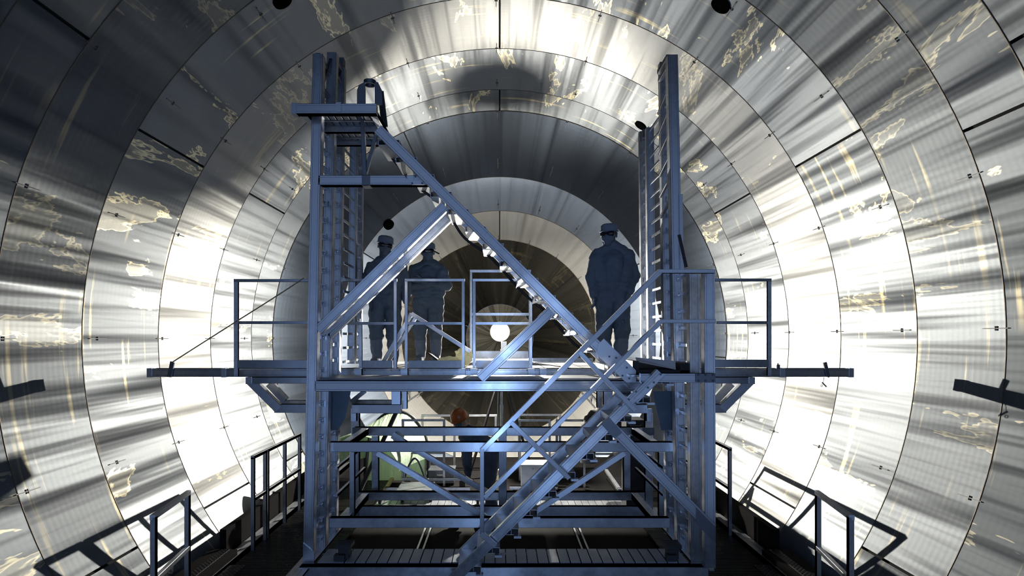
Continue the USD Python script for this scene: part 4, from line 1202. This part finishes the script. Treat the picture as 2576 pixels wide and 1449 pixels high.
def stand(hx=0.10, sx=0.19, shz=1.40, lean=0.0):
    return dict(shL=A_(-sx + lean, 0.0, shz + 0.02), shR=A_(sx + lean, 0.0, shz + 0.02), hipL=A_(-hx, 0, 0.90), hipR=A_(hx, 0, 0.90),
                knL=A_(-hx - 0.01, -0.02, 0.49), knR=A_(hx + 0.01, -0.02, 0.49), anL=A_(-hx - 0.005, 0.03, 0.09), anR=A_(hx + 0.005, 0.03, 0.09),
                toeL=A_(-hx - 0.03, -0.11, 0.05), toeR=A_(hx + 0.03, -0.11, 0.05))


# right person, arms hanging, looking to the left of the picture
J = stand(0.095, 0.185, 1.40)
J.update(elL=A_(-0.25, 0.03, 1.11), wrL=A_(-0.235, -0.02, 0.88), elR=A_(0.27, 0.04, 1.12), wrR=A_(0.17, -0.10, 0.92))
hands = hand_bones(J['wrL'], (0.0, -0.15, -1), 1, (0.2, -1, 0)) + hand_bones(J['wrR'], (-0.25, -0.35, -1), -1, (-0.6, -1, 0))
b = P(1541, 0, 7.07)
cleanroom_person('person in blue-grey cleanroom suit and dark goggles standing alone at the right', (b[0], 7.07, DZ), J, A_(-0.045, -0.02, 1.635), -0.55, 0.08, hands, 11)
# left person, head tilted, one hand at the pocket
J = stand(0.10, 0.19, 1.38)
J.update(shL=A_(-0.19, 0, 1.36), shR=A_(0.20, 0, 1.40), elL=A_(-0.27, 0.03, 1.09), wrL=A_(-0.20, -0.09, 0.88), elR=A_(0.275, 0.03, 1.10), wrR=A_(0.285, -0.03, 0.86), knL=A_(-0.12, -0.03, 0.49), anL=A_(-0.12, 0.03, 0.09), toeL=A_(-0.14, -0.10, 0.05))
hands = hand_bones(J['wrL'], (0.35, -0.3, -1), 1, (0.6, -1, 0)) + hand_bones(J['wrR'], (0.05, -0.15, -1), -1, (-0.2, -1, 0))
b = P(970, 0, 7.87)
cleanroom_person('person in blue-grey cleanroom suit standing leftmost, partly behind the double brace', (b[0], 7.87, DZ), J, A_(0.0, -0.03, 1.63), 0.30, 0.16, hands, 23, roll=0.12)
# middle person, arms folded
J = stand(0.105, 0.20, 1.37)
J.update(elL=A_(-0.245, -0.02, 1.10), wrL=A_(0.04, -0.21, 1.14), elR=A_(0.27, -0.02, 1.13), wrR=A_(-0.05, -0.235, 1.18))
hands = hand_bones(J['wrL'], (1, 0.05, 0.15), 1, (0, -0.2, 1)) + hand_bones(J['wrR'], (-1, 0.05, 0.1), -1, (0, -0.2, 1))
b = P(1077, 0, 8.37)
cleanroom_person('person in blue-grey cleanroom suit standing with folded arms, second from the left', (b[0], 8.37, DZ), J, A_(0.0, -0.03, 1.62), 0.12, 0.05, hands, 37, strap=1)

# stooping worker on the floor below
J = stand(0.10, 0.19, 1.2)
J.update(hipL=A_(0.17, 0.10, 0.95), hipR=A_(0.17, -0.10, 0.95), shL=A_(-0.22, 0.17, 1.20), shR=A_(-0.22, -0.17, 1.17), knL=A_(0.10, 0.11, 0.50), knR=A_(0.10, -0.11, 0.50), anL=A_(0.16, 0.11, 0.09), anR=A_(0.16, -0.11, 0.09), toeL=A_(0.0, 0.12, 0.05), toeR=A_(0.0, -0.12, 0.05),
         elL=A_(-0.24, 0.22, 0.90), wrL=A_(-0.22, 0.12, 0.66), elR=A_(-0.22, -0.22, 0.87), wrR=A_(-0.20, -0.14, 0.63))
bw = P(1212, 0, 8.75)
W = thing('person', 'stooping worker in dark overalls and an orange hard hat on the floor below the platform', 'person', loc=(bw[0], 8.75, FZ))
hc = A_(-0.34, -0.02, 1.42)
hb, at = head_parts(hc, -0.9, 0.45)
body = [(J['shL'], 0.085, J['shR'], 0.085), (J['hipL'], 0.115, J['hipR'], 0.115), ((J['shL'] + J['shR']) / 2, 0.13, (J['hipL'] + J['hipR']) / 2, 0.13), ((J['shL'] + J['shR']) / 2 + [0, 0, 0.02], 0.075, hc + [0.04, 0.02, -0.09], 0.06)]
for s in 'LR':
    body += [(J['sh' + s], 0.08, J['el' + s], 0.06), (J['el' + s], 0.06, J['wr' + s], 0.042), (J['hip' + s], 0.11, J['kn' + s], 0.085), (J['kn' + s], 0.085, J['an' + s], 0.062), (J['an' + s], 0.055, J['toe' + s], 0.045)]
hd = hand_bones(J['wrL'], (0.1, -0.1, -1), 1, (-1, 0, 0)) + hand_bones(J['wrR'], (0.1, 0.1, -1), -1, (-1, 0, 0))
obj('body', solid(body + hb + hd, 0.022, 6), 'skin', W, smooth=True)
wide = [(a, ra + 0.016, b, rb + 0.016) for a, ra, b, rb in body[:3]]
for s in 'LR':
    wide += [(J['sh' + s], 0.094, J['el' + s], 0.078), (J['el' + s], 0.078, J['wr' + s], 0.058), (J['hip' + s], 0.13, J['kn' + s], 0.105), (J['kn' + s], 0.105, J['an' + s], 0.085)]
obj('overalls', wrinkle(solid(wide, 0.024, 6), 0.04, 51, 8.0), 'overall', W, smooth=True)
for s in 'LR':
    bt = solid([(J['an' + s] + [0, 0, 0.04], 0.066, J['an' + s], 0.066), (J['an' + s], 0.062, J['toe' + s], 0.052)], 0.022, 4)
    bt.vertices[:, 2] = np.maximum(bt.vertices[:, 2], 0.0)
    obj('shoe', bt, 'black', W, smooth=True)
hat = trimesh.creation.revolve([(0, 0.160), (0.04, 0.156), (0.078, 0.143), (0.108, 0.118), (0.127, 0.085), (0.135, 0.045), (0.137, 0.015), (0.150, 0.006), (0.150, -0.002), (0.130, 0.0), (0.12, 0.03), (0, 0.04)], sections=36)
_q = np.linspace(-0.9, 0.9, 13)
rib = tube_mesh([(0, 0.128 * math.sin(t), 0.035 + 0.128 * math.cos(t)) for t in _q], 0.012, 6)
hh = obj('hard_hat', placed(hat, at((0, 0.01, 0.0)), -0.9, 0.45), 'helmet', W, smooth=40, label='orange hard hat')
obj('ridge', placed(rib, at((0, 0.01, 0.0)), -0.9, 0.45), 'helmet', hh)
mk = solid([((-0.03, -0.055, -0.045), 0.052, (0.03, -0.055, -0.045), 0.052), ((0, -0.06, -0.04), 0.055, (0, -0.05, -0.10), 0.05)], 0.014, 4)
obj('face_mask', placed(mk, at((0, 0, 0)), -0.9, 0.45), 'suit', W, smooth=True)
